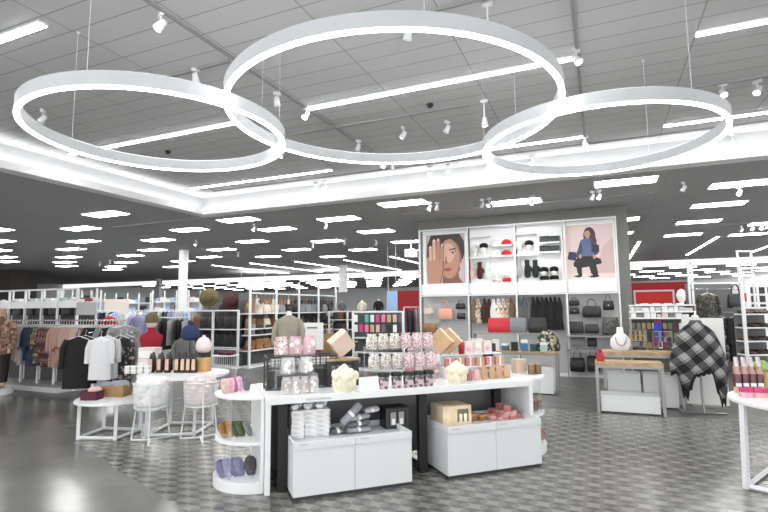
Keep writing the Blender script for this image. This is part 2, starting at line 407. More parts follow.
# two far pendant rings and a hanging blade sign
for i, (px, py, r) in enumerate(((262, 286.3, 1.5), (336, 285.5, 1.3))):
    c = gy(px, py, 27 if i == 0 else 28)
    mb = MB(); mb.lathe([(r, 0), (r, .22), (r - .2, .22), (r - .2, 0), (r, 0)], 40)
    t = tag(mb.obj('pendant_ring_light', mat('far_ring', (255, 255, 255), .5, emit=.5), None, c), ('far hanging ring lamp above the handbag shelves', 'far hanging ring lamp beside the white blade sign')[i], 'ring light')
    for a in (0, 2.1, 4.2):
        x, y = (r - .1) * math.cos(a), (r - .1) * math.sin(a)
        MB().tube([(x, y, .2), (x, y, ZL - c.z)], .01, 5).obj('suspension_cable', WMET, t)
c = gy(343, 292, 25)
tag(MB().box(-.25, .25, -.05, .05, 0, ZL - c.z).obj('hanging_sign', WHITE, None, c), 'blank white vertical blade sign hanging from the ceiling over the handbag shelves', 'sign')

# tracks
def track(label, a, b, z):
    d = Vector((b[0] - a[0], b[1] - a[1], 0)); L = d.length
    t = thing('lighting_track', label, 'lighting track', (a[0], a[1], z), math.atan2(d.y, d.x))
    MB().box(0, L, -.018, .018, -.03, 0).obj('rail', mat('track_grey', (150, 150, 150), .5), t)
    MB().box(-.03, .03, -.022, .022, -.035, 0).obj('feed_box', mat('track_grey'), t)
track('long ceiling track running from the aisle to the cove beside the smaller left ring', (-3.82, 1.5), (-3.82, 9.5), ZU)
track('long ceiling track running back above the right-hand end of the counter', (-.1, 3.0), (-.1, 9.5), ZU)
track('short ceiling track crossing above the back of the left ring', (-5.4, 4.5), (-3.9, 4.5), ZU)
track('short ceiling track above the front of the largest ring', (-1.6, 4.52), (-.2, 4.52), ZU)
track('ceiling track crossing behind the left ring under the middle lamps', (-5.2, 6.95), (-1.6, 6.95), ZU)
track('ceiling track at the right edge above the round bottle table', (1.1, 7.64), (5.0, 7.64), ZU)
track('longest ceiling track running in front of the bright cove', (-8.7, 9.6), (6.0, 9.6), ZU)
track('track under the lower ceiling in front of the poster wall', (-4.6, 12.1), (1.2, 12.1), ZL)
track('track under the lower ceiling beside the handbag shelves', (-13, 10.2), (-6.5, 10.2), ZL)
track('track under the lower ceiling at the right above the clothes', (3.0, 17.8), (7.0, 17.8), ZL)

heads = {}
def head_proto(kind, label, loc, rz):
    t = thing('track_spotlight', label, 'spotlight', loc, rz, 'white track spotlights')
    MB().box(-.05, .05, -.018, .018, -.045, 0).obj('adapter', WMET, t)
    MB().tube([(0, 0, -.04), (0, 0, -.1 if kind != 'long' else -.3)], .009, 8).obj('stem', WMET, t)
    z = -.14 if kind != 'long' else -.33
    M = Matrix.Translation((0, 0, z)) @ Matrix.Rotation(math.radians(35 if kind != 'long' else 8), 4, 'X') @ Matrix.Scale(.72, 4)
    mb = MB(M); mb.lathe([(.02, .1), (.045, .085), (.05, .03), (.062, -.03), (.066, -.08), (.056, -.08), (.05, -.06)], 18); mb.obj('lamp_can', WMET, t)
    mb = MB(M); mb.lathe([(.054, -.072), (.054, -.068)], 18); mb.obj('lens', LENS, t)
    return t
SPOT = [  # pixel of the adapter, ceiling, turn, kind, where
    (161, 12, ZU, 2.6, 's', 'at the near end of the left ceiling track'), (196, 68, ZU, .5, 's', 'behind the rim of the left ring'),
    (43, 110, ZU, 2.2, 's', 'seen through the left ring at its left end'), (306, 106, ZU, 2.9, 's', 'at the left tip of the middle lamp over the counter'),
    (277, 92, ZU, .4, 's', 'just right of the left ring under the long track'), (408, 22, ZU, .8, 's', 'hanging inside the front of the largest ring'),
    (487, 2, ZU, 0, 'long', 'on a long stem in front of the largest ring'), (484, 100, ZU, 0, 'long', 'on a long stem by the left end of the right ring'),
    (358, 140, ZU, 1, 's', 'behind the far rim of the largest ring'), (282, 147, ZU, 2.8, 's', 'under the crossing of the left and largest rings'),
    (576, 48, ZU, 4.2, 's', 'at the right tip of the middle lamp over the counter'), (585, 136, ZU, 3.2, 's', 'seen through the right ring'),
    (384, 158, ZU, 2.6, 's', 'pair below the largest ring, one to the left'), (392, 160, ZU, .6, 's', 'pair below the largest ring, one to the right'),
    (430, 166, ZU, 3.0, 's', 'before the cove, second along after the pair'), (448, 164, ZU, 3.3, 's', 'before the cove, third along after the pair'),
    (488, 160, ZU, 3.1, 's', 'before the cove under the left edge of the right ring'), (532, 155, ZU, 3, 's', 'before the cove under the middle of the right ring'),
    (731, 133, ZU, 3, 's', 'before the cove at the far right'), (325, 181, ZU, 2.6, 's', 'before the cove below the rear lamp'), (316, 182, ZU, 3.6, 's', 'before the cove left of its neighbour below the rear lamp'),
    (403, 127, ZU, 1.6, 's', 'dim one inside the largest ring'), (447, 121, ZU, 1.2, 's', 'dim one inside the largest ring, further right'),
    (722, 83, ZU, 3.3, 's', 'right of the right ring on the short track'), (757, 80, ZU, 2.3, 's', 'at the right frame edge on the short track'),
    (430, 202, ZL, 2.6, 's', 'above the portrait poster, left one'), (437, 202, ZL, .6, 's', 'above the portrait poster, right one'), (482, 199, ZL, .9, 's', 'above the glove shelves, left one'), (489, 198, ZL, 2.4, 's', 'above the glove shelves, right one'),
    (532, 196, ZL, 2.5, 's', 'above the black mittens'), (592, 191, ZL, .9, 's', 'above the crouching poster, left one'), (599, 190, ZL, 2.4, 's', 'above the crouching poster, right one'),
    (683, 182, ZL, 1.1, 's', 'alone right of the poster wall'), (739, 186, ZL, 2.2, 's', 'under the large panel at the right'), (326, 222, ZL, 1.2, 's', 'below the panel over the handbag shelves'),
    (254, 224, ZL, 2.8, 's', 'beside the column top, nearer'), (196, 240, ZL, 2.8, 's', 'beside the column top, further'), (238, 252, ZL, 1, 's', 'over the black bag shelf'), (313, 243, ZL, 1, 's', 'over the long handbag shelf, left one'), (345, 239, ZL, 1, 's', 'over the long handbag shelf, middle one'), (376, 240, ZL, 1, 's', 'over the long handbag shelf, right one'),
    (741, 226, ZL, 1, 's', 'above the coats, left one of four'), (752, 225, ZL, 1, 's', 'above the coats, second of four'), (761, 224, ZL, 1, 's', 'above the coats, third of four'), (767, 223, ZL, 1, 's', 'above the coats, last of four'),
    (79, 246, ZL, 2, 's', 'over the clothes rack'), (100, 262, ZL, 2, 's', 'over the white shirt rack, left one'), (110, 260, ZL, 1, 's', 'over the white shirt rack, right one')]
for px, py, z, rz, k, where in SPOT:
    p = gp(px, py, z); lab = 'white track spotlight %s' % where
    if k not in heads: heads[k] = head_proto(k, lab, p, rz)
    else: dup(heads[k], p, rz, lab)
# small ceiling devices
for (px, py, z, lab) in ((430, 104, ZU, 'small dark ceiling sensor inside the largest ring'), (168, 151, ZU, 'small dark ceiling sensor seen through the left ring')):
    tag(MB().lathe([(.05, 0), (.05, -.02), (.03, -.05), (.01, -.06)], 16).obj('ceiling_sensor', BLACK, None, gp(px, py, z)), lab, 'ceiling sensor')
p = gp(411, 243, ZL)
t = thing('ceiling_speaker', 'white box hanging below the ceiling left of the poster wall', 'speaker', (p.x, p.y, ZL)); MB().box(-.2, .2, -.15, .15, -.55, -.25).obj('cabinet', WHITE, t, bev=.01); MB().tube([(0, 0, -.25), (0, 0, 0)], .02).obj('bracket', WMET, t)
# ------------------------------------------------------------------ the white counter
CANG = math.radians(43.5); CO = Vector((-2.92, 4.0, 0))
ca, sa = math.cos(CANG), math.sin(CANG)
def C(x, y, z=0.0): return Vector((CO.x + x * ca - y * sa, CO.y + x * sa + y * ca, z))
def CL(px, py, z):                        # counter coordinates of what is seen at a pixel, at height z
    w = gp(px, py, z) - CO; return (w.x * ca + w.y * sa, -w.x * sa + w.y * ca)
HT = .88
t = thing('display_counter', 'long white display counter on dark legs standing on the patterned tiles', 'counter', CO, CANG)
MB().box(-.02, 2.95, -.07, .92, HT - .07, HT).obj('counter_top', WHITE, t, bev=.006)
MB().box(-.02, .03, -.05, .9, 0, HT - .07).obj('end_panel', WHITE, t, bev=.004)
MB().box(2.9, 2.95, -.05, .9, 0, HT - .07).obj('end_panel', WHITE, t, bev=.004)
MB().box(.04, 2.89, .52, .55, .08, HT - .07).obj('back_panel', mat('counter_back', (108, 109, 110), .5), t)
for x, yf in ((.1, 0), (1.56, 0), (2.68, .33)):
    MB().box(x, x + .09, yf, yf + .07, 0, HT - .07).obj('leg', BLACK, t)
    MB().box(x, x + .09, .78, .85, 0, HT - .07).obj('leg', BLACK, t)
    MB().box(x + .02, x + .07, yf + .07, .78, .0, .06).obj('foot_rail', BLACK, t)
MB().box(.35, .6, -.073, -.068, HT - .05, HT - .03).obj('price_rail', mat('label_grey', (200, 200, 200), .5), t)

def endcap(label, x0, side):
    t = thing('end_shelf', label, 'shelf unit', C(x0, .45), CANG)
    a0, a1 = (PI / 2, PI * 1.5) if side < 0 else (-PI / 2, PI / 2)
    def disc(r, z0, z1, nm, bev=.006): MB().prism(circ(r, 28, a0, a1), z0, z1).obj(nm, WHITE, t, bev=bev)
    disc(.43, 0, .1, 'plinth'); disc(.42, .43, .46, 'shelf'); disc(.43, HT - .03, HT, 'top_shelf')
    s = side
    MB().box(min(0, s * .03), max(0, s * .03), -.45, .45, .1, HT - .03).obj('back_panel', WHITE, t)
    for zz in (.1, .46):
        mb = MB(); pts = circ(.4, 20, a0 + .25, a1 - .25); mb.loft([[Vector((x, y, zz)) for x, y in pts], [Vector((x, y, zz + .06)) for x, y in pts]], False, True, False); mb.obj('clear_rim', CLEAR, t)
    for a in (a0 + .9, a1 - .9):
        MB().tube([(.37 * math.cos(a), .37 * math.sin(a), .1), (.37 * math.cos(a), .37 * math.sin(a), HT - .03)], .012, 8).obj('upright', CLEAR, t)
endcap('half-round white shelf unit of three tiers at the near end of the counter', -.025, -1)
endcap('half-round white shelf unit at the far end of the counter, mostly hidden', 2.955, 1)

def bin_(label, x0, x1):
    t = thing('storage_bin', label, 'storage bin', C(x0, -.275), CANG); L = x1 - x0; D = .585
    BW = mat('bin_white', (222, 225, 227), 0.4)
    MB().box(.012, L - .012, .012, D - .012, 0, .03).obj('plinth', DGREY, t)
    for a, b in ((0, L / 2 - .002), (L / 2 + .002, L)): MB().box(a, b, 0, .018, .03, .435).obj('front_panel', BW, t, bev=.002)
    MB().box(0, .018, .019, D, .03, .435).obj('side_panel', BW, t); MB().box(L - .018, L, .019, D, .03, .435).obj('side_panel', BW, t); MB().box(.018, L - .018, D - .018, D, .03, .435).obj('rear_panel', BW, t)
    for a, b in ((0, L / 2 - .003), (L / 2 + .003, L)):
        mb = MB(); mb.box(a, b, -.012, D + .01, .438, .455); mb.box(a, b, -.012, .008, .455, .505); mb.box(a, b, D - .01, D + .01, .455, .505)
        if a == 0: mb.box(0, .018, .008, D - .01, .455, .505)
        else: mb.box(b - .018, b, .008, D - .01, .455, .505)
        ld = mb.obj('tray_lid', BW, t, bev=.002)
        MB().box(a + .05, a + .13, -.0145, -.012, .475, .49).obj('label_clip', mat('label_grey'), ld)
    return t
bin_('white two-door storage bin topped with silver boxes, under the counter nearest its end', .2, 1.352)
bin_('white two-door storage bin topped with a pine crate and pink boxes, under the counter', 1.744, 2.866)
BT = .456                                  # tray floor of the bins

# --- builders for small goods
def gift_box(name, label, cat, loc, rz, d, m, lid=None, group=None, window=None, ribbon=None):
    t = thing(name, label, cat, loc, rz, group)
    x, y, z = d
    MB().box(-x / 2, x / 2, -y / 2, y / 2, 0, z if lid is None else z * .72).obj('box_body', m, t, bev=min(d) * .04)
    if lid is not None: MB().box(-x / 2 - .003, x / 2 + .003, -y / 2 - .003, y / 2 + .003, z * .72, z).obj('lid', lid, t, bev=min(d) * .04)
    if ribbon is not None:
        MB().box(-.008, .008, -y / 2 - .005, y / 2 + .005, .0, z + .004).obj('ribbon', ribbon, t)
    return t
def puff(name, label, cat, loc, r, m, n=9, group=None, seed=0, squash=1.0, rz=0):
    q = random.Random(seed); mb = MB()
    for i in range(n):
        a = 2 * PI * i / n + q.uniform(-.3, .3); e = q.uniform(.0, .9)
        mb.ball((r * .55 * math.cos(a) * math.cos(e), r * .55 * math.sin(a) * math.cos(e), r * squash * (.62 + .45 * math.sin(e))), (r * .5, r * .5, r * .45 * squash), 9, 6)
    mb.ball((0, 0, r * .6 * squash), (r * .8, r * .8, r * .6 * squash), 12, 8)
    return mb
def pouch(label, loc, w, h, m, group, rz=CANG, cont=None, tie=None, cat='gift bag', name='gift_pouch'):
    """a cello gift bag: pillow body with a gathered top, something soft inside"""
    t = thing(name, label, cat, loc, rz, group)
    rings = []
    for z, a, b in ((0, .46, .2), (.05, .52, .28), (.45, .52, .3), (.78, .5, .22), (.86, .4, .12), (.9, .36, .08), (1, .48, .05)):
        rings.append([Vector((a * w * math.cos(k) * (1.0 if abs(math.cos(k)) < .8 else .97), b * w * math.sin(k), z * h)) for k in [2 * PI * i / 16 for i in range(16)]])
    MB().loft(rings).obj('bag', m, t)
    if cont is not None:
        q = random.Random(int(abs(loc[0]) * 1e4)); mb = MB()
        for i in range(5): mb.ball((q.uniform(-.25, .25) * w, -.1 * w + q.uniform(-.06, .02) * w, h * (.15 + .12 * i)), w * q.uniform(.16, .22), 8, 6)
        mb.obj('bath_puff', cont, t)
    if tie is not None: MB().lathe([(.2 * w, .8 * h), (.21 * w, .83 * h), (.2 * w, .86 * h)], 12, M=Matrix.Diagonal((1, .5, 1, 1))).obj('tie', tie, t)
    return t
SILV = mat('silver_paper', (216, 217, 219), .35, .1, var=25, vscale=30)
PINKF = speckle('pink_floral', [(214, 190, 193), (226, 214, 214), (186, 150, 156), (234, 228, 226), (160, 138, 138), (220, 200, 200), (206, 176, 180)], 62)
GREENF = speckle('green_floral', [(216, 213, 205), (166, 163, 150), (206, 198, 188), (134, 130, 118), (226, 222, 216), (196, 182, 172), (184, 180, 168)], 62)
GREYF = speckle('grey_floral', [(84, 82, 84), (120, 116, 118), (216, 186, 194), (66, 64, 66), (150, 146, 148)], 40)
PUFFW = mat('puff_white', (242, 240, 236), .8, bump=.6, bscale=60)
PUFFP = mat('puff_pink', (232, 206, 210), .8, bump=.6, bscale=60)
CREAM = mat('cream_soap', (238, 232, 208), .6, bump=.3, bscale=30)
TAN = mat('tan_kraft', (190, 152, 122), .65, var=14)
PINKB = mat('dusty_pink', (196, 128, 130), .55, var=12)
FELT = mat('charcoal_felt', (62, 62, 65), .85, bump=.3)

# left bin: silver boxes, wrapped rolls, black candle box
k = 0
for ci, (px) in enumerate((296, 309, 321)):
    x, y = CL(px, 436 - 1.2 * ci, BT)
    for lv in range(6):
        lab = 'small silver box of the %s stack on the bin, %s from the bottom' % (('first', 'middle', 'last')[ci], od(lv))
        b = gift_box('silver_box', lab, 'box', C(x, .14 + .01 * ci + rnd.uniform(-.008, .008), BT + lv * .043), CANG + rnd.uniform(-.06, .06), (.125, .17, .042), SILV, PAPER, 'silver boxes stacked on the bin')
    for s in range(2):
        pf = puff('silver_bow', '', '', (0, 0, 0), .045, PUFFW, 7, seed=k); k += 1
        o = pf.obj('ribbon_bow', mat('silver_bow', (232, 233, 236), .35, .1), None, C(x - .03 + .06 * s, .1 + .09 * s, BT + 6 * .043)); tag(o, 'shiny silver bow lying on the %s stack of silver boxes, the %s one' % (('first', 'middle', 'last')[ci], ('front', 'rear')[s]), 'bow', 'silver bows on the boxes')
for ci in range(2):
    for lv in range(5):
        x = CL(306, 436, BT)[0] + .21 * ci
        gift_box('silver_box', 'silver box in the rear %s stack on the bin, %s from the bottom' % (('first', 'second')[ci], od(lv)), 'box', C(x, .36 - .04, BT + lv * .043 + .0), CANG + rnd.uniform(-.05, .05), (.13, .15, .042), SILV, PAPER, 'silver boxes stacked on the bin')
ROLL = mat('grey_plush', (150, 152, 160), .9, bump=.5, bscale=80, var=16)
ROLLD = mat('dark_plush', (96, 97, 104), .9, bump=.5, bscale=80, var=16)
for i, (px, py, m, dz, tilt, L, yy) in enumerate(((334, 431, ROLLD, 0, .0, .13, .1), (351, 427, ROLL, 0, .0, .24, .08), (352, 427, ROLLD, .055, .05, .23, .1), (353, 427, ROLL, .11, .1, .22, .12), (341, 424, ROLL, .12, .75, .26, .1), (364, 424, mat('pale_plush', (196, 198, 203), .9, bump=.5, bscale=80), .165, .1, .15, .16))):
    x, y = CL(px, py, BT)
    M = Matrix.Rotation(-tilt, 4, 'Y')
    t = thing('rolled_throw', ('upright dark rolled throw beside the silver boxes', 'grey folded throw at the bottom of the throw stack', 'dark grey throw second in the throw stack', 'grey throw third in the throw stack', 'grey rolled throw leaning up against the throw stack', 'pale throw lying on top of the throw stack')[i], 'throw', C(x, yy, BT + dz + (.03 if tilt < .5 else .06)), CANG, 'rolled throws on the bin')
    M = Matrix.Rotation(-tilt, 4, 'Y') @ Matrix.Rotation(PI / 2, 4, 'Y')
    mb = MB(M); r = .045 if tilt > .5 else .05
    sq = Matrix.Diagonal((.55 if tilt < .5 else .9, 1.5 if tilt < .5 else .9, 1, 1))
    mb.M = M @ sq; mb.lathe([(r * .8, -L / 2), (r, -L / 2 + .02), (r, L / 2 - .02), (r * .8, L / 2)], 16); mb.obj('roll', m, t)
    mb = MB(M @ sq); mb.lathe([(r * 1.03, -.015), (r * 1.03, .015)], 16); mb.obj('wrap_band', PAPER, t)
x, y = CL(393, 424.5, BT)
t = thing('candle_box', 'black box with a window showing two white candles, on the first bin', 'gift box', C(x - .02, .17, BT), CANG)
mb = MB(); w, d, h = .25, .2, .2
mb.box(-w / 2, w / 2, -d / 2 + .01, d / 2, 0, h); mb.box(-w / 2 - .006, w / 2 + .006, -d / 2 - .004, d / 2 + .006, h, h + .012); mb.obj('box_body', BLACK, t)
fr = MB(); fr.box(-w / 2, w / 2, -d / 2, -d / 2 + .01, 0, .03); fr.box(-w / 2, w / 2, -d / 2, -d / 2 + .01, h - .025, h); fr.box(-w / 2, -w / 2 + .03, -d / 2, -d / 2 + .01, .03, h - .025); fr.box(w / 2 - .03, w / 2, -d / 2, -d / 2 + .01, .03, h - .025); fr.obj('window_frame', DGREY, t)
for s in (-1, 1): MB().box(s * .045 - .03, s * .045 + .03, -d / 2 - .001, -d / 2 + .009, .035, .165).obj('candle', mat('candle_grey', (150, 150, 150), .5), t); MB().box(s * .045 - .018, s * .045 + .018, -d / 2 - .004, -d / 2 + .002, .04, .1).obj('candle_label', PAPER, t)

# right bin: pine crate, brown boxes, pink boxes
x, y = CL(446, 418, BT)
t = thing('pine_crate', 'pale pine crate with a window showing candles, on the second bin', 'crate', C(1.98, .02 + .08, BT), CANG)
w, d, h = .34, .3, .2
MB().box(-w / 2, w / 2, -d / 2 + .012, d / 2, 0, h).obj('box_body', PINE, t, bev=.003)
fr = MB(); fr.box(-w / 2, w / 2, -d / 2, -d / 2 + .012, 0, .035); fr.box(-w / 2, w / 2, -d / 2, -d / 2 + .012, h - .035, h); fr.box(-w / 2, .0, -d / 2, -d / 2 + .012, .035, h - .035); fr.box(w / 2 - .03, w / 2, -d / 2, -d / 2 + .012, .035, h - .035); fr.obj('window_frame', PINE, t)
MB().box(0, w / 2 - .03, -d / 2 + .009, -d / 2 + .0115, .035, h - .035).obj('window', mat('window_dark', (120, 110, 92), .3), t)
for s in (.045, .1): MB().lathe([(.016, .036), (.019, .1), (.014, .115)], 10, (s, -d / 2 + .006, 0)).obj('candle', CREAM, t)
BRN = mat('brown_carton', (160, 112, 72), .55, var=16)
for i, px in enumerate((464, 470, 476, 482, 488, 494)):
    x, y = CL(px, 415 - i * .6, BT)
    gift_box('carton', 'small brown carton in the row right of the pine crate, %s from the crate' % od(i), 'carton', C(2.19 + i * .07, .06 + (i % 2) * .03, BT), CANG + .1, (.06, .06, .075 if i < 2 else .06), BRN, mat('carton_top', (190, 146, 104), .55), 'brown cartons on the second bin')
PB = [mat('rose_box', (190, 128, 128), .5, var=16), mat('blush_box', (214, 172, 168), .5, var=12), mat('brick_box', (164, 104, 102), .5, var=14)]
k = 0
for row in range(2):
    for j in range(5):
        for lv in range(3 - abs(j - 2) // 1 if row == 0 else 3 - abs(j - 2)):
            if lv < 0: continue
            gift_box('pink_box', 'pink gift box, %s along the %s row of the pink pile, %s layer' % (od(j), ('front', 'rear')[row], ('lowest', 'middle', 'top')[lv]), 'gift box', C(2.44 + j * .085 + lv * .015, .02 + row * .12, BT + lv * .05), CANG + rnd.uniform(-.5, .5), (.072, .08, .049), PB[k % 3], PB[(k + 1) % 3], 'pink boxes piled on the second bin'); k += 1

# ------------------------------------------------------------------ goods on the counter top
# wire crate
x, y = CL(264, 391, HT)
t = thing('wire_crate', 'dark wire grid crate holding white cards, on the near end of the counter', 'wire basket', C(.04, .34, HT), CANG)
W, D, H = .72, .24, .33
mb = MB()
for (xx, yy) in ((0, 0), (W, 0), (W, D), (0, D), (W * .47, 0)): mb.bar((xx, yy, 0), (xx, yy, H), .014)
for z in (.006, H): mb.bar((0, 0, z), (W, 0, z), .014); mb.bar((0, D, z), (W, D, z), .014); mb.bar((0, 0, z), (0, D, z), .014); mb.bar((W, 0, z), (W, D, z), .014)
mb.obj('frame', DGREY, t)
mb = MB()
for i in range(1, 20): mb.bar((W * i / 20, 0, 0), (W * i / 20, 0, H), .004); mb.bar((W * i / 20, D, 0), (W * i / 20, D, H), .004)
for i in range(1, 9): mb.bar((0, 0, H * i / 9), (W, 0, H * i / 9), .004); mb.bar((0, D, H * i / 9), (W, D, H * i / 9), .004); mb.bar((0, 0, H * i / 9), (0, D, H * i / 9), .004)
mb.obj('wire_grid', DGREY, t)
MB().box(.03, W - .03, .1, .18, .01, .18).obj('dark_insert', mat('crate_insert', (70, 70, 70), .6), t)
for i in range(12):
    xx = .06 + i * .053
    o = MB().box(-.02, .02, -.006, .006, 0, .075).obj('white_card', PAPER, None, C(.04 + xx, .34 + .06, HT + .235), CANG); tag(o, 'small white card along the top of the wire crate, %s from its near end' % od(i), 'card', 'cards in the wire crate')
# clear three-tier riser with cello bags
def riser(label, x0, x1, y, tiers, d=.14):
    t = thing('acrylic_riser', label, 'display riser', C(x0, y, HT), CANG); L = x1 - x0
    n = len(tiers)
    for i, z in enumerate(tiers):
        MB().box(0, L, i * d * .55, i * d * .55 + d, z - .008, z).obj('shelf', CLEAR, t)
        for xx in (0.004, L - .004): MB().box(xx - .004, xx + .004, i * d * .55 + d - .02, i * d * .55 + d, 0, z - .008).obj('post', CLEAR, t)
        MB().box(0, L, i * d * .55 + d + .002, i * d * .55 + d + .006, z, z + .03).obj('clear_lip', CLEAR, t)
    return t
x0 = CL(283, 396, HT)[0]
riser('clear acrylic riser of cello bags in front of the wire crate', x0 - .03, x0 + .36, .1, (.18, .36), .16)
for i in range(4): pouch('clear bag of white bath puffs, bottom row before the wire crate, %s along' % od(i), C(x0 + .04 + i * .09, .04, HT), .1, .17, FILM, 'clear bags of puffs', cont=PUFFW if i % 2 else mat('puff_tan', (206, 192, 182), .8, bump=.5, bscale=60), tie=SILV)
for i in range(2): pouch('round clear bag of white puffs, middle tier before the wire crate, %s along' % od(i), C(x0 + .08 + i * .18, .19, HT + .181), .15, .16, FILM, 'clear bags of puffs', cont=PUFFW, tie=SILV)
for i in range(3): pouch('pink and white cello bag on the top tier over the wire crate, %s along' % od(i), C(x0 + .02 + i * .145, .27, HT + .361), .135, .18, PINKF if i == 0 else mat('pink_film', (226, 190, 198), .25, alpha=.55), 'pink cello bags', cont=PUFFW, tie=PUFFP)
# cream rose clusters
def rose(label, px, py, s):
    x, y = CL(px, py, HT); y = max(y, .03)
    t = thing('soap_rose', label, 'soap flower', C(x, y, HT), CANG)
    MB().lathe([(.09 * s, 0), (.1 * s, .02 * s), (.1 * s, .12 * s), (.095 * s, .13 * s)], 20).obj('sachet', CREAM, t)
    q = random.Random(px); mb = MB()
    for i in range(16):
        a = i * 2.4; r = .028 * s * math.sqrt(i)
        mb.ball((r * math.cos(a), r * math.sin(a), s * (.2 - .03 * math.sqrt(i) * .6)), (.035 * s, .035 * s, .045 * s), 8, 6)
    for i in range(8):
        a = 2 * PI * i / 8; mb.ball((.08 * s * math.cos(a), .08 * s * math.sin(a), .07 * s), (.035 * s, .035 * s, .06 * s), 8, 6)
    mb.obj('petals', CREAM, t)
rose('cream ruffled soap flower between the cello bags and the floral pouches', 348, 393, 1.1)
rose('cream ruffled soap flower right of the dark jars on the counter', 463, 385, 1.0)
# kraft box tilted on a small easel stand
b = gp(348, 360, 1.17)
x, y = CL(348, 360, 1.17)
t = thing('wooden_riser', 'small pale riser carrying the tilted cream gift box', 'display riser', C(x, .42, HT), CANG)
MB().box(-.18, .18, -.1, .1, .265, .29).obj('shelf', WOOD, t); MB().box(-.17, -.14, -.09, .09, 0, .265).obj('side', DGREY, t); MB().box(.14, .17, -.09, .09, 0, .265).obj('side', DGREY, t)
t = thing('tilted_gift_box', 'cream square gift box standing on one corner above the counter', 'gift box', C(x, .42, HT + .29 + .155), CANG)
M = Matrix.Rotation(math.radians(52), 4, 'Y') @ Matrix.Rotation(.35, 4, 'Z')
MB(M).box(-.11, .11, -.055, .055, -.11, .11).obj('box_body', mat('cream_board', (226, 206, 184), .6), t, bev=.004)
MB(M).box(-.105, .105, -.062, -.056, -.105, .105).obj('lid_face', mat('blush_board', (222, 200, 184), .6), t)
# floral pouch shelf
xa, xb = CL(368, 390, HT)[0], CL(440, 387, HT)[0]
riser('clear acrylic two-tier riser carrying floral pouches in the middle of the counter', xa + .06, xb + .12, .1, (.176, .38), .14)
pitch = (xb - xa) / 6.0
for tier in range(2):
    for i in range(6):
        pouch('%s floral cello pouch, %s along the %s tier' % ('green' if i < 3 else 'pink', od(i), ('lower', 'upper')[tier]), C(xa + .13 + i * pitch * 1.06, .17 + tier * .077, HT + (.177, .381)[tier]), .13, .165, GREENF if i < 3 else PINKF, 'floral pouches on the counter riser', tie=PAPER)
for i in range(5):
    x = CL((382, 397, 411, 423, 436)[i], 388, HT)[0]
    t = thing('tin_jar', 'dark floral tin with a pink label in front of the floral pouches, %s along' % od(i), 'jar', C(x, -.0, HT), CANG, 'dark floral tins on the counter')
    MB().lathe([(.042, 0), (.045, .006), (.058, .12), (.058, .125)], 18).obj('tin_body', GREYF, t)
    MB().lathe([(.06, .125), (.061, .15), (.05, .162)], 18).obj('lid', BLACK, t)
    mb = MB(); mb.lathe([(.0525, .03), (.0565, .085)], 18); 
    MB().box(-.028, .028, -.061, -.05, .03, .08).obj('label', mat('pink_label', (206, 188, 194), .5), t)
CRE = mat('cream_card', (234, 218, 194), .6)
# kraft and pink goods toward the far end
x = CL(443, 352, 1.17)[0]
t = thing('step_riser', 'white step riser carrying kraft boxes and pink sets at the far half of the counter', 'display riser', C(2.05, .3, HT), CANG)
for i, (z, y0, y1) in enumerate(((.13, 0, .17), (.26, .18, .35))): MB().box(0, .85, y0, y1, z - .012, z).obj('shelf', WHITE, t); MB().box(0, .012, y0, y1, 0, z - .012).obj('side', WHITE, t); MB().box(.838, .85, y0, y1, 0, z - .012).obj('side', WHITE, t)
for i in range(2):
    t = thing('kraft_envelope_box', 'open diamond-shaped kraft box on the step riser, %s one' % ('nearer', 'further')[i], 'gift box', C(2.0 + .1 + i * .12, .55, HT + .26 + .155), CANG, None)
    M = Matrix.Rotation(-.7, 4, 'Z') @ Matrix.Rotation(math.radians(45), 4, 'Y')
    MB(M).box(-.11, .11, -.04, .04, -.11, .11).obj('box_body', KRAFT, t, bev=.003)
    MB(M).box(-.114, -.11, -.042, .042, -.114, .114).obj('cream_edge', CRE, t); MB(M).box(-.11, .114, -.042, .042, .11, .114).obj('cream_edge', CRE, t)
t = thing('red_candle', 'tall red glass candle with a grey lid on the step riser', 'candle', C(2.36, .52, HT + .26), CANG)
MB().lathe([(.028, 0), (.032, .005), (.032, .15), (.03, .155)], 16).obj('glass', mat('red_glass', (168, 26, 36), .2), t); MB().lathe([(.033, .155), (.033, .2), (.03, .205)], 16).obj('lid', MGREY, t)
for i in range(3):
    t = thing('puff_gift_set', 'white gift carton with a round pink puff window on the step riser, %s along' % od(i), 'gift box', C(2.46 + i * .13, .53, HT + .26), CANG, 'puff gift sets')
    MB().box(-.058, .058, -.03, .03, 0, .15).obj('box_body', mat('blush_carton', (228, 212, 208), .5), t, bev=.003); MB(Matrix.Translation((0, -.03, .08)) @ Matrix.Diagonal((1, .5, 1, 1))).ball((0, 0, 0), .045, 12, 8).obj('pink_puff', PUFFP if i % 2 == 0 else PUFFW, t)
for i in range(6):
    gift_box('soap_pack', 'pink and tan soap pack on the lower step of the riser, %s along' % od(i), 'soap pack', C(2.12 + i * .135, .38, HT + .13), CANG, (.11, .05, .1), PINKB if i % 2 == 0 else TAN, None, 'soap packs on the riser', ribbon=PAPER)
for i in range(7):
    m = (PINKB, PB[2], PB[1], TAN, TAN, TAN, KRAFT)[i]
    x = 2.16 + i * .1
    pouch('%s gathered bag in the front row at the far counter end, %s along' % ('rosy' if i < 3 else 'tan kraft', od(i)), C(x, .17, HT), .085, .15 if i > 2 else .12, m, 'gathered bags at the far end', tie=PAPER)
for i in range(4):
    for lv in range(2): gift_box('pink_carton', 'dusty pink carton between the floral pouches and the step riser, %s along, %s of two' % (od(i), ('lower', 'upper')[lv]), 'carton', C(1.66 + i * .1, .47, HT + lv * .1), CANG, (.092, .09, .099), (mat('dull_rose', (190, 150, 152), .55, var=14), PINKB, mat('blush_carton'))[(i + lv) % 3], PAPER, 'pink cartons behind the jars')
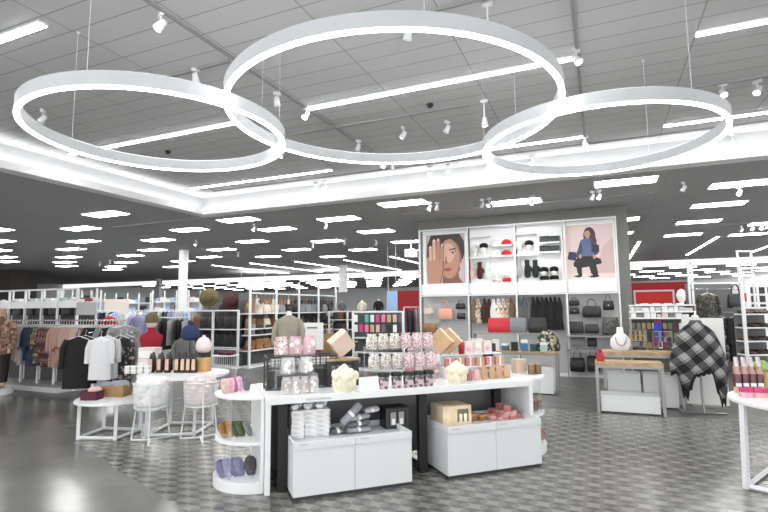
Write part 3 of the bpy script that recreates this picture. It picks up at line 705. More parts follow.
for i in range(2): gift_box('dark_green_box', 'dark green upright box at the far end of the counter, %s one' % ('nearer', 'further')[i], 'box', C(2.82 + i * .08, .7, HT), CANG, (.07, .07, .36), mat('dark_green', (44, 56, 54), .5), mat('dark_green_lid', (36, 46, 44), .5))
gift_box('white_pink_box', 'white box with pink print standing on the rear corner of the counter', 'box', C(2.72, .8, HT), CANG, (.17, .08, .42), PAPER, mat('blush_carton'))
for i in range(3):
    gift_box('teal_box', 'small teal and white box at the far corner of the counter, %s along' % od(i), 'box', C(2.62 + i * .1, .3 + .03 * i, HT), CANG + .3 * i, (.06, .06, .09), (mat('teal', (70, 110, 116), .5), PAPER, mat('teal'))[i], (PAPER, mat('teal'), PAPER)[i], 'teal boxes on the counter')
# goods on the end shelves
PK = [(214, 150, 176), (170, 92, 126), (198, 150, 190), (84, 82, 92), (226, 196, 190)]
def pack(label, loc, rz, w, h, c, group, tilt=.3):
    rz += rnd.uniform(-.55, .35); t = thing('foil_pack', label, 'packet', loc, rz, group)
    M = Matrix.Rotation(-tilt, 4, 'X'); rings = []
    for z, a, b in ((0, .2, .03), (.08, .32, .1), (.4, .48, .2), (.75, .5, .16), (.93, .36, .08), (1, .2, .02)):
        rings.append([M @ Vector((a * w * math.cos(k), b * w * math.sin(k), z * h)) for k in [2 * PI * i / 12 for i in range(12)]])
    MB().loft(rings).obj('packet', mat('pack_%d_%d_%d' % c, c, .35, var=24, vscale=25), t)
for i, (px, c) in enumerate(((226, (204, 176, 168)), (231, (214, 160, 178)), (236, (176, 96, 130)), (241, (206, 168, 196)), (247, (110, 104, 118)))):
    p = gp(px, 394 - i * .9, HT); pack('%s packet standing on the top tier of the near end shelf, %s along' % (('beige', 'pink', 'magenta', 'lilac', 'slate')[i], od(i)), p, CANG + .5, .1, .15, c, 'packets on the end shelf top', .25)
for i, (px, c) in enumerate(((226, (150, 104, 52)), (230, (168, 126, 60)), (238, (66, 84, 52)), (243, (90, 104, 66)), (251, (140, 140, 136)))):
    p = gp(px, 438 - i * .5, .462); pack('%s packet standing on the middle tier of the near end shelf, %s along' % (('amber', 'ochre', 'dark green', 'green', 'grey')[i], od(i)), p, CANG + .6, .11, .16, c, 'packets on the middle end shelf', .45)
for i, (px, c) in enumerate(((224, (120, 120, 156)), (229, (150, 148, 182)), (237, (112, 114, 150)), (242, (142, 140, 172)), (251, (70, 66, 66)))):
    p = gp(px, 478 - i * .7, .102); pack('%s packet leaning on the bottom tier of the near end shelf, %s along' % (('slate blue', 'pale lilac', 'dusk blue', 'lilac', 'dark grey')[i], od(i)), p, CANG + .6, .12, .18, c, 'packets on the bottom end shelf', .45)
gift_box('beige_box', 'beige carton on the top of the far end shelf', 'box', C(3.16, .5, HT), CANG, (.15, .12, .17), mat('beige_carton', (196, 178, 160), .6))
for i in range(2):
    t = thing('amber_jar', 'amber glass jar on the far end shelf, %s one' % ('nearer', 'further')[i], 'jar', C(3.22 + i * .1, .33, HT), CANG); MB().lathe([(.04, 0), (.043, .01), (.043, .1), (.036, .11)], 16).obj('glass', mat('amber_glass', (116, 92, 62), .2), t); MB().lathe([(.04, .11), (.04, .128)], 16).obj('lid', mat('jar_lid', (160, 140, 116), .4), t)
for i in range(3):
    t = thing('amber_jar', 'small brown jar on the middle tier of the far end shelf, %s along' % od(i), 'jar', C(3.1 + i * .1, .2 + .06 * i, .462), CANG, 'brown jars on the far end shelf'); MB().lathe([(.035, 0), (.038, .01), (.038, .1), (.03, .11)], 14).obj('glass', mat('amber_glass'), t); MB().lathe([(.034, .11), (.034, .13)], 14).obj('lid', mat('jar_lid'), t)
for i in range(3): gift_box('pink_box', 'dusky pink box on the lowest tier of the far end shelf, %s along' % od(i), 'box', C(3.1 + i * .1, .22 + .05 * i, .1), CANG + .3, (.08, .08, .14), PB[i], None, 'boxes low on the far end shelf')

# ------------------------------------------------------------------ left group: tables and wire stands
def frame_table(name, label, c, r, h, legs, th=.035, bars=True):
    t = thing(name, label, 'table', (c[0], c[1], 0))
    MB().prism(circ(r, 48), h - th, h).obj('table_top', WHITE, t, bev=.006)
    L = [Vector((x - c[0], y - c[1], 0)) for x, y in legs]
    for p in L: MB().bar((p.x, p.y, 0), (p.x, p.y, h - th), .04).obj('leg', WMET, t)
    if bars:
        for i in range(len(L)):
            a, b = L[i], L[(i + 1) % len(L)]
            d = (b - a).normalized() * .022
            MB().bar((a + d) + Vector((0, 0, .022)), (b - d) + Vector((0, 0, .022)), .036).obj('base_rail', WMET, t)
    return t
frame_table('low_round_table', 'low white round table with a square base frame beside the wire stands', (-6.26, 5.08), .5, .5, [(-6.46, 4.7), (-5.96, 4.86), (-6.06, 5.34), (-6.62, 5.2)])
frame_table('high_round_table', 'taller white round table carrying lotion bottles behind the wire stands', (-5.55, 5.62), .62, .8, [(-5.7, 5.12), (-5.15, 5.42), (-5.4, 6.05), (-5.98, 5.8)])
# goods on the low table
def fabric_bin(label, px, py, z, w, d, h, m, liner, rz=.35):
    p = gp(px, py, z); t = thing('fabric_bin', label, 'storage basket', p, rz)
    MB().loft([[Vector((x * s, y * s, zz)) for x, y in ((-w / 2, -d / 2), (w / 2, -d / 2), (w / 2, d / 2), (-w / 2, d / 2))] for zz, s in ((0, .94), (h, 1.0), (h, .95), (h * .85, .93))], True, False).obj('bin_body', m, t)
    mb = MB(); q = random.Random(px)
    for i in range(7): mb.ball((q.uniform(-.33, .33) * w, q.uniform(-.25, .25) * d, h * .95), (w * .22, d * .28, h * .45), 9, 6)
    mb.obj('folded_knit', liner, t)
fabric_bin('wine-red fabric bin on the front of the low table', 92, 399.5, .5, .23, .18, .12, mat('wine_fabric', (82, 34, 50), .8, bump=.3), mat('blush_knit', (214, 186, 176), .9, bump=.5))
fabric_bin('tan woven bin of grey knits at the back of the low table', 115, 395.5, .5, .38, .26, .15, mat('tan_weave', (156, 122, 82), .7, var=14), mat('grey_knit', (150, 152, 160), .9, bump=.6, var=18))
# wire stands
def wire_stand(label, c, rz, fluff, seed, glabel):
    t = thing('wire_stand', label, 'wire basket stand', (c[0], c[1], 0), rz); r0, r1, z0, z1 = .205, .225, .45, .75
    for z, r in ((z0, r0), (z1, r1)): MB().tube([(r * math.cos(2 * PI * i / 32), r * math.sin(2 * PI * i / 32), z) for i in range(33)], .008, 6, False).obj('basket_rim', WMET, t)
    mb = MB()
    for i in range(40):
        a = 2 * PI * i / 40; mb.tube([(r0 * math.cos(a), r0 * math.sin(a), z0), (r1 * math.cos(a), r1 * math.sin(a), z1)], .003, 4)
    for j in range(1, 6):
        z = z0 + (z1 - z0) * j / 6; r = r0 + (r1 - r0) * j / 6; mb.tube([(r * math.cos(2 * PI * i / 32), r * math.sin(2 * PI * i / 32), z) for i in range(33)], .003, 4, False)
    mb.obj('wire_mesh', WMET, t)
    MB().lathe([(r0, z0 - .004), (r0, z0 + .004)], 32).obj('basket_floor', WMET, t)
    for k in range(3):
        a = math.radians(-90 + 120 * k) + .52
        MB().tube([(r1 * math.cos(a), r1 * math.sin(a), z1), (r0 * 1.02 * math.cos(a), r0 * 1.02 * math.sin(a), z0), (.27 * math.cos(a), .27 * math.sin(a), .012)], .011, 8).obj('leg', WMET, t)
        MB().tube([(.27 * math.cos(a), .27 * math.sin(a), .012), (0, 0, .03)], .011, 8).obj('foot_bar', WMET, t)
    q = random.Random(seed); k = 0
    for lv in range(3):
        for i in range(6):
            a = i * PI / 3 + lv * .5; rr = (.1, .11, .085)[lv]
            o = MB().ball((0, 0, 0), (.11, .105, .09), 14, 9).ball((.03, .02, .04), (.085, .075, .055), 12, 7).obj('plush_throw', fluff, None, (c[0] + rr * math.cos(a), c[1] + rr * math.sin(a), z0 + .08 + lv * .105), a)
            tag(o, 'fluffy %s throw in the %s wire basket, %s layer, %s round from the front' % (glabel[0], glabel[1], ('bottom', 'middle', 'top')[lv], od(i)), 'throw', 'fluffy throws in the %s wire basket' % glabel[1])
wire_stand('white wire basket stand heaped with white fluffy throws, nearer the low table', (-5.46, 4.97), .25, mat('white_fur', (238, 238, 238), .9, bump=.9, bscale=50), 3, ('white', 'first'))
wire_stand('white wire basket stand holding pale pink fluffy throws, nearer the counter', (-4.93, 5.3), .35, mat('pink_fur', (226, 216, 214), .9, bump=.9, bscale=50), 4, ('pale pink', 'second'))
# goods on the high table
def lotion(label, p, proto=[None]):
    if proto[0] is None:
        t = thing('lotion_bottle', label, 'bottle', p, YAW, 'lotion bottles on the high table'); proto[0] = t
        MB().lathe([(.045, 0), (.048, .01), (.048, .03), (.046, .035)], 16).obj('dark_base', mat('bottle_dark', (40, 33, 32), .3), t)
        MB().lathe([(.046, .035), (.042, .14), (.036, .2), (.024, .215)], 16).obj('bottle_body', mat('bottle_dark'), t); MB().loft([[Vector((rr * math.sin(k), -rr * math.cos(k), z)) for k in [-.62 + 1.24 * j / 8 for j in range(9)]] for z, rr in ((.04, .0475), (.14, .0435), (.195, .0375))], False, True, False).obj('peach_panel', mat('peach_lotion', (206, 174, 152), .35, var=10), t)
        MB().lathe([(.026, .215), (.026, .25), (.016, .255), (.016, .275)], 14).obj('cap', DGREY, t)
    else: dup(proto[0], p, YAW, label)
for i, px in enumerate((151, 159.5, 167.5, 177, 183, 188.5, 194)):
    lotion('peach lotion bottle with a dark cap on the high round table, %s along' % od(i), gp(px, 372.5 - .0 * i, .8))
    lotion('peach lotion bottle in the rear row on the high round table, %s along' % od(i), gp(px + 2, 370.2, .8))
for i in range(2):
    gift_box('white_carton', 'white carton on the high table, %s of two stacked' % ('lower', 'upper')[i], 'carton', gp(143, 369.5, .8) + Vector((0, .12, i * .165)), .3, (.27, .2, .16), PAPER, mat('blush_carton'))
for i in range(4):
    for lv in range(2): gift_box('silver_tin', 'silver patterned tin at the near rim of the high table, %s along, %s layer' % (od(i), ('lower', 'upper')[lv]), 'tin', gp(128 + i * 6.5, 373.5, .8) + Vector((0, 0, lv * .055)), .3, (.07, .07, .052), speckle('silver_pattern', [(216, 216, 214), (176, 175, 172), (236, 236, 234), (206, 204, 200)], 60), PAPER, 'silver tins on the high table')
gift_box('kraft_box', 'plain tan wooden box at the right rim of the high round table', 'box', gp(202, 371, .8), .3, (.22, .17, .19), mat('tan_box', (206, 164, 108), .6, var=10))
# hats on poles on the table
def hat_stand(label, px, py, z0, ztop, r, m, hname='hat', squash=1.0, cat='hat'):
    p = gp(px, py, z0); t = thing('hat_stand', 'slim black pole under the ' + label.split(' behind')[0].split(' on a pole')[0] + ' on the high table', 'display stand', p)
    MB().lathe([(.07, 0), (.07, .01), (.01, .016)], 16).obj('base', BLACK, t); MB().tube([(0, 0, .01), (0, 0, ztop - z0)], .008, 6).obj('pole', BLACK, t)
    h = thing(hname, label, cat, (p.x, p.y, ztop - r * .9), YAW)
    mb = MB(); mb.lathe([(r * .35, -r * .5), (r * .7, -r * .42), (r * .95, -r * .1), (r * 1.0, r * .3), (r * .9, r * .75), (r * .6, r * 1.15), (r * .22, r * 1.32), (.01, r * 1.34)], 20, M=Matrix.Diagonal((1, .8, squash, 1))); mb.obj('crown', m, h)
    MB().ball((0, 0, r * 1.42), r * .26, 10, 7).obj('bobble', m, h)
hat_stand('pale pink knitted beanie on a pole above the tan wooden box', 203, 369, .8, 1.22, .12, mat('pale_knit', (232, 220, 218), .9, bump=.7, bscale=60), 'beanie', 1.1)
hat_stand('navy beanie on a pole behind the lotion bottles', 189, 367, .8, 1.42, .15, mat('navy_knit', (44, 56, 92), .9, bump=.7, bscale=60), 'beanie', .9)
def dp(px, py, d): return Vector((0, 0, EYE)) + ray(px, py) * d
# red bust with olive hat
p = dp(150, 372, 8.7); p.z = 0
t = thing('torso_form', 'torso form in a red knit and olive beanie behind the white cartons', 'mannequin bust', p, YAW)
MB().lathe([(.18, 0), (.18, .02), (.02, .03), (.02, 1.0)], 20).obj('stand', WMET, t)
mb = MB(); prof = [(1.0, .15, .1), (1.08, .165, .11), (1.2, .2, .12), (1.27, .19, .1), (1.31, .11, .07), (1.34, .065, .06), (1.4, .065, .06)]
mb.loft([[Vector((a * math.cos(k), b * math.sin(k), z)) for k in [2 * PI * i / 20 for i in range(20)]] for z, a, b in prof]); mb.obj('red_sweater', mat('red_knit', (152, 26, 46), .9, bump=.5, bscale=70), t)
mb = MB(); mb.ball((0, 0, 1.5), (.085, .1, .12), 14, 10); mb.obj('head', mat('mannequin_skin', (206, 200, 194), .5), t)
MB().lathe([(.105, 1.48), (.112, 1.5), (.108, 1.58), (.07, 1.65), (.01, 1.67)], 18).obj('beanie', mat('olive_knit', (104, 94, 66), .9, bump=.6, bscale=60), t)
# wire drum table with wine textiles
p = gp(210, 398, 0) + Vector((.1, .3, 0))
t = thing('wire_drum', 'white wire drum table with wine-red textiles, between the wire stand and counter', 'side table', (p.x, p.y, 0))
mb = MB()
for i in range(36):
    a = 2 * PI * i / 36; mb.tube([(.2 * math.cos(a), .2 * math.sin(a), .3), (.24 * math.cos(a), .24 * math.sin(a), .78)], .004, 4)
mb.obj('wire_mesh', WMET, t); MB().prism(circ(.26, 32), .78, .8).obj('table_top', WHITE, t)
for k in range(4):
    a = PI / 4 + k * PI / 2; MB().tube([(.2 * math.cos(a), .2 * math.sin(a), .3), (.26 * math.cos(a), .26 * math.sin(a), .0)], .012, 6).obj('leg', WMET, t)
for i, (m, nm) in enumerate(((mat('wine_fabric'), 'wine-red'), (mat('black_knit', (22, 20, 22), .9, bump=.5), 'black'), (mat('wine_fabric'), 'dark red'))):
    o = MB().ball((0, 0, .035), (.12, .09, .04), 14, 8).obj('folded_scarf', m, None, (p.x - .09 + .09 * i, p.y + .06 * (i % 2), .8), .4 * i); tag(o, '%s folded scarf on the wire drum table' % nm, 'scarf')
# ------------------------------------------------------------------ display wall with posters
def dp(px, py, d): return Vector((0, 0, EYE)) + ray(px, py) * d
DY = 13.15
PX = [-4.55, -3.2, -1.95, -.735, .44]
t = thing('poster_fixture', 'tall four-bay white wall fixture with posters above and bags below', 'shelving', (0, DY, 0))
for x in PX: MB().box(x - .02, x + .02, 0, .05, 0, 3.86).obj('post', WMET, t)
for z in (3.82, 2.0): MB().box(PX[0], PX[-1], .005, .045, z, z + .035).obj('rail', WMET, t)
for i in range(4):
    a, b = PX[i] + .025, PX[i + 1] - .025
    MB().box(a, b, .22, .245, 2.04, 3.84).obj('back_panel', WHITE, t)
    MB().box(a, (a + b) / 2 - .004, .05, .2, 2.05, 2.34).obj('drawer_front', WHITE, t); MB().box((a + b) / 2 + .004, b, .05, .2, 2.05, 2.34).obj('drawer_front', WHITE, t)
    MB().box(a, b, .22, .245, .06, 1.99).obj('back_panel', mat('pegboard', (178, 180, 180), .6), t)
    MB().box(a, b, .02, .22, 0, .06).obj('base_shelf', WMET, t)
def post_art(name, label, x0, x1, z0, z1, polys):
    t = thing(name, label, 'poster', (x0, DY + .10, z0))
    W, H = x1 - x0, z1 - z0
    mb = MB(); mb.box(-.04, 0, 0, .1, -.04, H + .04); mb.box(W, W + .04, 0, .1, -.04, H + .04); mb.box(0, W, 0, .1, -.04, 0); mb.box(0, W, 0, .1, H, H + .04); mb.obj('frame', WHITE, t)
    ms = []; mb = MB()
    for k, (c, pts) in enumerate(polys):
        m = mat('print_%d_%d_%d' % c, c, .45)
        if m not in ms: ms.append(m)
        mb.cur = ms.index(m); y = .06 - .0006 * k
        pts = [(min(1, max(0, u)), min(1, max(0, v))) for u, v in pts]
        mb.add([(u * W, y, v * H) for u, v in pts], [list(range(len(pts)))])
    mb.obj('print', ms, t)
def ell(cx, cy, rx, ry, n=24, rot=0.0, a0=0, a1=2 * PI):
    return [(cx + rx * math.cos(a) * math.cos(rot) - ry * math.sin(a) * math.sin(rot), cy + rx * math.cos(a) * math.sin(rot) + ry * math.sin(a) * math.cos(rot)) for a in [a0 + (a1 - a0) * i / n for i in range(n)]]
def cap(x0, y0, x1, y1, r, r2=None):
    r2 = r if r2 is None else r2; a = math.atan2(y1 - y0, x1 - x0)
    return [(x0 + r * math.cos(a + PI / 2 + PI * i / 8), y0 + r * math.sin(a + PI / 2 + PI * i / 8)) for i in range(9)] + [(x1 + r2 * math.cos(a - PI / 2 + PI * i / 8), y1 + r2 * math.sin(a - PI / 2 + PI * i / 8)) for i in range(9)]
SK, SKD, SKL, HR = (178, 132, 112), (140, 96, 82), (204, 164, 144), (44, 34, 34)
face = [((196, 178, 184), [(0, 0), (1, 0), (1, 1), (0, 1)]), (HR, [(0, .55), (.02, .8), (.12, 1), (.86, 1), (.97, .85), (.98, .6), (.93, .48), (.8, .45), (.3, .4)]),
        ((120, 82, 74), [(.4, 0), (.42, .2), (.8, .28), (.84, .1), (.93, 0)]), (SKD, ell(.62, .5, .285, .41)), (SK, ell(.58, .5, .265, .4)), (SKL, ell(.56, .62, .17, .2)),
        (HR, [(.2, .92), (.62, .93), (.82, .78), (.9, .55), (.96, .7), (.85, 1), (.1, 1)]),
        ((58, 40, 36), cap(.6, .685, .76, .70, .013)), ((236, 226, 220), ell(.69, .615, .055, .022)), ((40, 28, 26), ell(.685, .615, .024, .024)), ((48, 34, 32), cap(.63, .63, .75, .635, .008)),
        (SKD, [(.5, .6), (.475, .42), (.52, .4), (.56, .415), (.525, .45)]), ((150, 70, 76), ell(.545, .285, .1, .028)), ((124, 52, 60), cap(.46, .287, .63, .287, .005)), ((168, 90, 92), ell(.55, .262, .075, .02)),
        ((210, 180, 150), ell(.87, .36, .018, .06)),
        (SKD, [(.03, .0), (.37, .0), (.45, .3), (.44, .52), (.02, .55), (.01, .25)]), (SK, [(.03, .0), (.34, .0), (.42, .3), (.41, .52), (.02, .55), (.01, .25)])]
for (x0, y0, x1, y1, r) in ((.1, .5, .1, .74, .042), (.2, .52, .2, .87, .045), (.3, .52, .31, .88, .045), (.39, .48, .41, .77, .04)):
    face += [(SKD, cap(x0 + .014, y0, x1 + .014, y1, r)), (SKL if x0 < .3 else SK, cap(x0, y0, x1, y1, r * .93)), ((226, 204, 196), ell(x1, y1 + .02, r * .5, .025))]
a, b = gy(426.6, 284, DY + .1), gy(464.3, 233, DY + .1)
post_art('portrait_poster', 'framed poster of a face half covered by a hand, in the first bay', a.x, b.x, a.z, b.z, face)
BG, DEN, DEND, BLK = (220, 198, 196), (84, 100, 138), (56, 68, 100), (30, 28, 32)
full = [(BG, [(0, 0), (1, 0), (1, 1), (0, 1)]), ((226, 208, 206), [(0, 0), (1, 0), (1, .12), (0, .1)]), ((206, 180, 178), [(.62, .1), (1, .1), (1, .75), (.8, .6)]),
        ((74, 48, 42), ell(.54, .8, .12, .16)), ((74, 48, 42), [(.5, .85), (.62, .9), (.68, .7), (.66, .52), (.56, .5), (.54, .7)]), ((196, 150, 130), ell(.5, .84, .058, .075)), ((74, 48, 42), [(.43, .87), (.47, .94), (.56, .94), (.58, .84), (.52, .9)]),
        ((50, 34, 30), cap(.47, .845, .485, .845, .006)), ((50, 34, 30), cap(.515, .845, .53, .845, .006)), ((160, 70, 72), cap(.485, .8, .515, .8, .007)), ((196, 150, 130), [(.48, .79), (.53, .79), (.54, .72), (.47, .72)]),
        (DEN, [(.36, .72), (.46, .76), (.56, .75), (.62, .64), (.6, .42), (.38, .4), (.3, .55)]), (DEND, [(.36, .72), (.3, .55), (.24, .42), (.31, .38), (.4, .52)]), (DEND, [(.54, .75), (.64, .66), (.7, .46), (.62, .42), (.57, .56)]),
        (BLK, [(.2, .3), (.3, .42), (.6, .42), (.74, .36), (.76, .28), (.6, .24), (.3, .2), (.2, .24)]), (BLK, [(.24, .32), (.36, .3), (.36, .1), (.3, .06), (.27, .12)]), (BLK, [(.5, .28), (.64, .28), (.68, .1), (.6, .05), (.54, .1)]),
        ((24, 22, 24), [(.18, .05), (.36, .1), (.36, .05), (.3, .03)]), ((24, 22, 24), [(.48, .04), (.66, .1), (.7, .04), (.6, .02)]), ((196, 150, 130), ell(.34, .42, .03, .04)), ((196, 150, 130), ell(.62, .4, .03, .035)),
        ((36, 40, 52), [(.56, .5), (.72, .48), (.72, .62), (.6, .64)]), ((40, 48, 74), [(.08, .38), (.26, .34), (.26, .5), (.12, .52)])]
a, b = gy(564.3, 279.5, DY + .1), gy(612.3, 223, DY + .1)
post_art('fashion_poster', 'framed poster of a crouching woman in a denim jacket, in the last bay', a.x, b.x, a.z, b.z, full)

# cubby shelves of the two middle bays
def lip_shelf(label, px0, px1, py, d=.16):
    a, b = gy(px0, py, DY + .05), gy(px1, py, DY + .05)
    t = thing('display_shelf', label, 'shelf', (a.x, DY + .05, a.z)); MB().box(0, b.x - a.x, 0, d, -.03, 0).obj('shelf_board', WHITE, t)
    MB().box(0, b.x - a.x, -.006, 0, -.035, .01).obj('front_lip', WMET, t)
    return a.z
cub = [(469.5, 489, 257.5, 'lower hat shelf of the second bay'), (469.5, 489, 236.5, 'top shelf of the second bay'), (491.5, 512, 245.5, 'upper red-beanie shelf of the second bay'), (491.5, 512, 256, 'lower red-beanie shelf of the second bay'), (491.5, 512, 283, 'bust shelf of the second bay'),
       (515.5, 536, 255, 'lower hat shelf of the third bay'), (515.5, 536, 233.5, 'top shelf of the third bay'), (539.5, 560, 242.5, 'upper dark-box shelf of the third bay'), (539.5, 560, 252, 'lower dark-box shelf of the third bay'), (539.5, 560, 281, 'bust shelf of the third bay')]
for a_, b_, y_, n_ in cub: lip_shelf('white lipped shelf, the ' + n_, a_, b_, y_)
SKIN = mat('mannequin_white', (232, 230, 228), .45)
def head(label, px, py, hair=None, scarf=None, d=DY + .13, s=1.0):
    p = gy(px, py, d); t = thing('head_form', label, 'mannequin head', p)
    mb = MB(); prof = [(0, .075, .075), (.015, .08, .08), (.04, .05, .05), (.1, .045, .05), (.13, .055, .07), (.17, .075, .09), (.23, .082, .1), (.29, .07, .085), (.325, .035, .045), (.335, .01, .01)]
    mb.loft([[Vector((a * s * math.cos(k), b * s * math.sin(k), z * s)) for k in [2 * PI * i / 18 for i in range(18)]] for z, a, b in prof])
    mb.ball((0, -.1 * s, .2 * s), (.012 * s, .02 * s, .025 * s), 8, 6); mb.obj('head', SKIN, t)
    if hair: MB().lathe([(.09 * s, .23 * s), (.11 * s, .26 * s), (.12 * s, .3 * s), (.09 * s, .35 * s), (.03 * s, .37 * s)], 16).obj('beret', hair, t)
    if scarf: MB().lathe([(.1 * s, .02 * s), (.12 * s, .05 * s), (.11 * s, .11 * s), (.07 * s, .13 * s)], 16).obj('scarf', scarf, t)
BKN = mat('black_knit'); REDK = mat('scarlet_knit', (206, 44, 48), .85, bump=.5)
head('white head form in a black beret on the second-bay shelf', 484, 256.8, BKN)
head('bare white head form beside the black beret in the second bay', 475, 257, None)
head('white head form in a black beret on the third-bay shelf', 529.5, 254.5, BKN)
head('bare white head form beside the black beret in the third bay', 519.5, 255, mat('white_knit', (226, 226, 224), .9, bump=.5))
head('bare white bust on the second-bay bust shelf', 497, 282.6, None, mat('white_knit'), s=.95)
head('white bust in a scarlet scarf on the second-bay bust shelf', 507, 282.4, None, REDK, s=.95)
head('white bust in a black scarf on the third-bay bust shelf, left one', 544.5, 280.6, BKN, BKN, s=.95)
head('white bust in a black scarf on the third-bay bust shelf, right one', 554.5, 280.2, BKN, BKN, s=.95)
def beanie(label, px, py, m, d=DY + .13, r=.11):
    p = gy(px, py, d); t = thing('folded_beanie', label, 'beanie', p)
    MB().lathe([(r, 0), (r * 1.05, r * .3), (r, r * .8), (r * .6, r * 1.25), (r * .1, r * 1.4)], 16, M=Matrix.Diagonal((1.15, .6, 1, 1))).obj('crown', m, t); MB().lathe([(r * 1.06, 0), (r * 1.1, r * .1), (r * 1.08, r * .35)], 16, M=Matrix.Diagonal((1.15, .62, 1, 1))).obj('cuff', m, t)
for px, py, m, nm in ((496, 245.2, mat('white_knit'), 'white beanie on the upper red-beanie shelf'), (506.5, 245, REDK, 'scarlet beanie on the upper shelf of the second bay'), (496, 255.8, mat('white_knit'), 'white beanie on the lower red-beanie shelf'), (506.5, 255.6, REDK, 'scarlet beanie on the lower shelf of the second bay')): beanie(nm, px, py, m)
for px, py, nm in ((544.5, 242.2, 'upper shelf, left one'), (554.5, 242, 'upper shelf, right one'), (544.5, 251.8, 'lower shelf, left one'), (554.5, 251.6, 'lower shelf, right one')):
    p = gy(px, py, DY + .13); gift_box('belt_box', 'black-green accessory box in the third bay, ' + nm, 'box', p, 0, (.23, .14, .15), mat('green_black', (44, 52, 48), .4), mat('near_black', (30, 32, 32), .4))
def glove(label, px, py, m, w=.13, h=.42):
    """a mitten hanging by its cuff"""
    p = gy(px, py, DY + .12); t = thing('hanging_mitten', label, 'mitten', p)
    rings = []
    for z, a in ((0, .1), (.02, .3), (.12, .46), (.4, .5), (.6, .45), (.72, .36), (1, .4)): rings.append([Vector((a * w * math.cos(k), .3 * a * w * math.sin(k), (z - 1) * h)) for k in [2 * PI * i / 14 for i in range(14)]])
    mb = MB(); mb.loft(rings); mb.tube([(w * .35, 0, -.38 * h), (w * .62, 0, -.52 * h), (w * .62, 0, -.66 * h)], [w * .2, w * .17, w * .08], 8); mb.obj('mitten_body', m, t)
    MB().tube([(0, .1, .02), (0, 0, .02), (0, 0, -.01)], .006, 6).obj('hook', CHROME, t)
for px, m, nm in ((472, mat('pink_knit', (214, 176, 170), .9, bump=.5), 'pink mitten hanging in the second bay'), (479.5, mat('maroon_knit', (74, 32, 38), .9, bump=.5), 'maroon mitten hanging in the second bay'), (487, mat('mint_knit', (214, 224, 218), .9, bump=.5), 'white mitten hanging in the second bay'),
                  (519, mat('grey_mitten', (176, 178, 180), .9, bump=.5), 'grey mitten hanging in the third bay'), (527, mat('dark_mitten', (36, 44, 44), .9, bump=.5), 'dark mitten hanging in the third bay, left of the pair'), (535, mat('dark_mitten'), 'dark mitten hanging in the third bay, right of the pair')):
    glove(nm, px, 262 if px < 500 else 260, m, .16 if px in (479.5, 527, 535) else .13, .46)

# bags
def bag(label, loc, rz, w, h, d, m, handle=True, flap=False, group=None, hang=False, name='handbag', hm=None):
    t = thing(name, label, 'handbag', loc, rz, group)
    rings = []
    for z, a, b in ((0, .44, .42), (.04, .48, .5), (.5, .5, .46), (.9, .45, .3), (1, .43, .14)):
        r = []
        for i in range(20):
            k = 2 * PI * i / 20; c_, s_ = math.cos(k), math.sin(k); e = .45
            r.append(Vector((a * w * math.copysign(abs(c_) ** e, c_), b * d * math.copysign(abs(s_) ** e, s_), z * h)))
        rings.append(r)
    MB().loft(rings).obj('bag_body', m, t)
    if flap: MB().loft([[Vector((x * w, y * d, z * h)) for x, y in ((-.46, -.2), (.46, -.2), (.46, .2), (-.46, .2))] for z in (1.0, 1.02)] , True, False).obj('flap_top', m, t); MB().box(-.44 * w, .44 * w, -.52 * d, -.47 * d, .5 * h, 1.0 * h).obj('flap', m, t); MB().box(-.04 * w, .04 * w, -.54 * d, -.51 * d, .5 * h, .58 * h).obj('clasp', CHROME, t)
    if handle:
        hh = h * (.45 if not hang else .7)
        for s in (-1, 1): MB().tube([(.24 * w * math.cos(q), s * d * .12, h * .95 + hh * math.sin(q)) for q in [PI * i / 12 for i in range(13)]], max(.007, w * .022), 6).obj('handle', hm or m, t)
    return t
LB = mat('black_leather', (22, 22, 23), .38, bump=.2, bscale=120); LC = mat('charcoal_leather', (42, 42, 44), .42); LT = mat('tan_leather', (150, 108, 70), .45, var=12); LBR = mat('brown_leather', (104, 66, 44), .45, var=14); LP = mat('blush_leather', (216, 158, 140), .45); LW = mat('ivory_leather', (216, 206, 192), .45); LG = mat('grey_leather', (136, 138, 142), .45); LR = mat('red_leather', (206, 44, 52), .4); LM = mat('mustard_leather', (176, 136, 60), .5)
SNAKE = speckle('snake_print', [(40, 40, 40), (74, 72, 68), (110, 106, 98), (30, 30, 30)], 60, .4)
def hb(label, px0, px1, py0, py1, m, d=DY + .1, handle=True, flap=False, dep=.12, group=None):
    a, b = gy(px0, py1, d), gy(px1, py0, d); bag(label, ((a.x + b.x) / 2, d, a.z), 0, b.x - a.x, b.z - a.z, dep, m, handle, flap, group, True)
hb('small ivory pouch bag hanging at the top left of the first bay', 424, 433, 308, 314.5, LW, flap=True)
hb('tan woven pouch bag low in the first bay', 423, 437, 323, 333, LT, handle=False)
hb('blush pink tote hanging in the first bay', 438, 453, 308.5, 319.5, LP)
hb('small black handbag hanging at the upper right of the first bay', 456, 465, 303.5, 309, LB)
hb('second small black handbag below it in the first bay', 457, 465, 313, 319, LB, handle=False)
hb('black handbag at the top left of the last bay', 569, 579.5, 300.5, 305.5, LB); hb('black flap bag below the top left of the last bay', 569.5, 579.5, 308, 314, LB, flap=True)
hb('large black tote hanging in the middle of the last bay', 582.5, 601, 306, 317.5, LB); hb('black flap handbag at the upper right of the last bay', 603, 614, 301, 310, LB, flap=True)
hb('wide black clutch on the middle shelf of the last bay', 568, 583.5, 321.5, 333, LC, handle=False); hb('wide charcoal tote on the middle shelf of the last bay', 585, 599, 324, 333, LC, handle=False)
hb('tall snakeskin print bag at the right of the last bay', 602.5, 619, 317, 337, SNAKE, handle=False)
hb('silver grey satchel on the low steel shelf of the last bay', 571, 586, 337, 346.5, LG, handle=False, d=DY - .1); hb('black satchel beside the grey one on the low steel shelf', 587.5, 597, 338, 346.5, LC, handle=False, d=DY - .1)
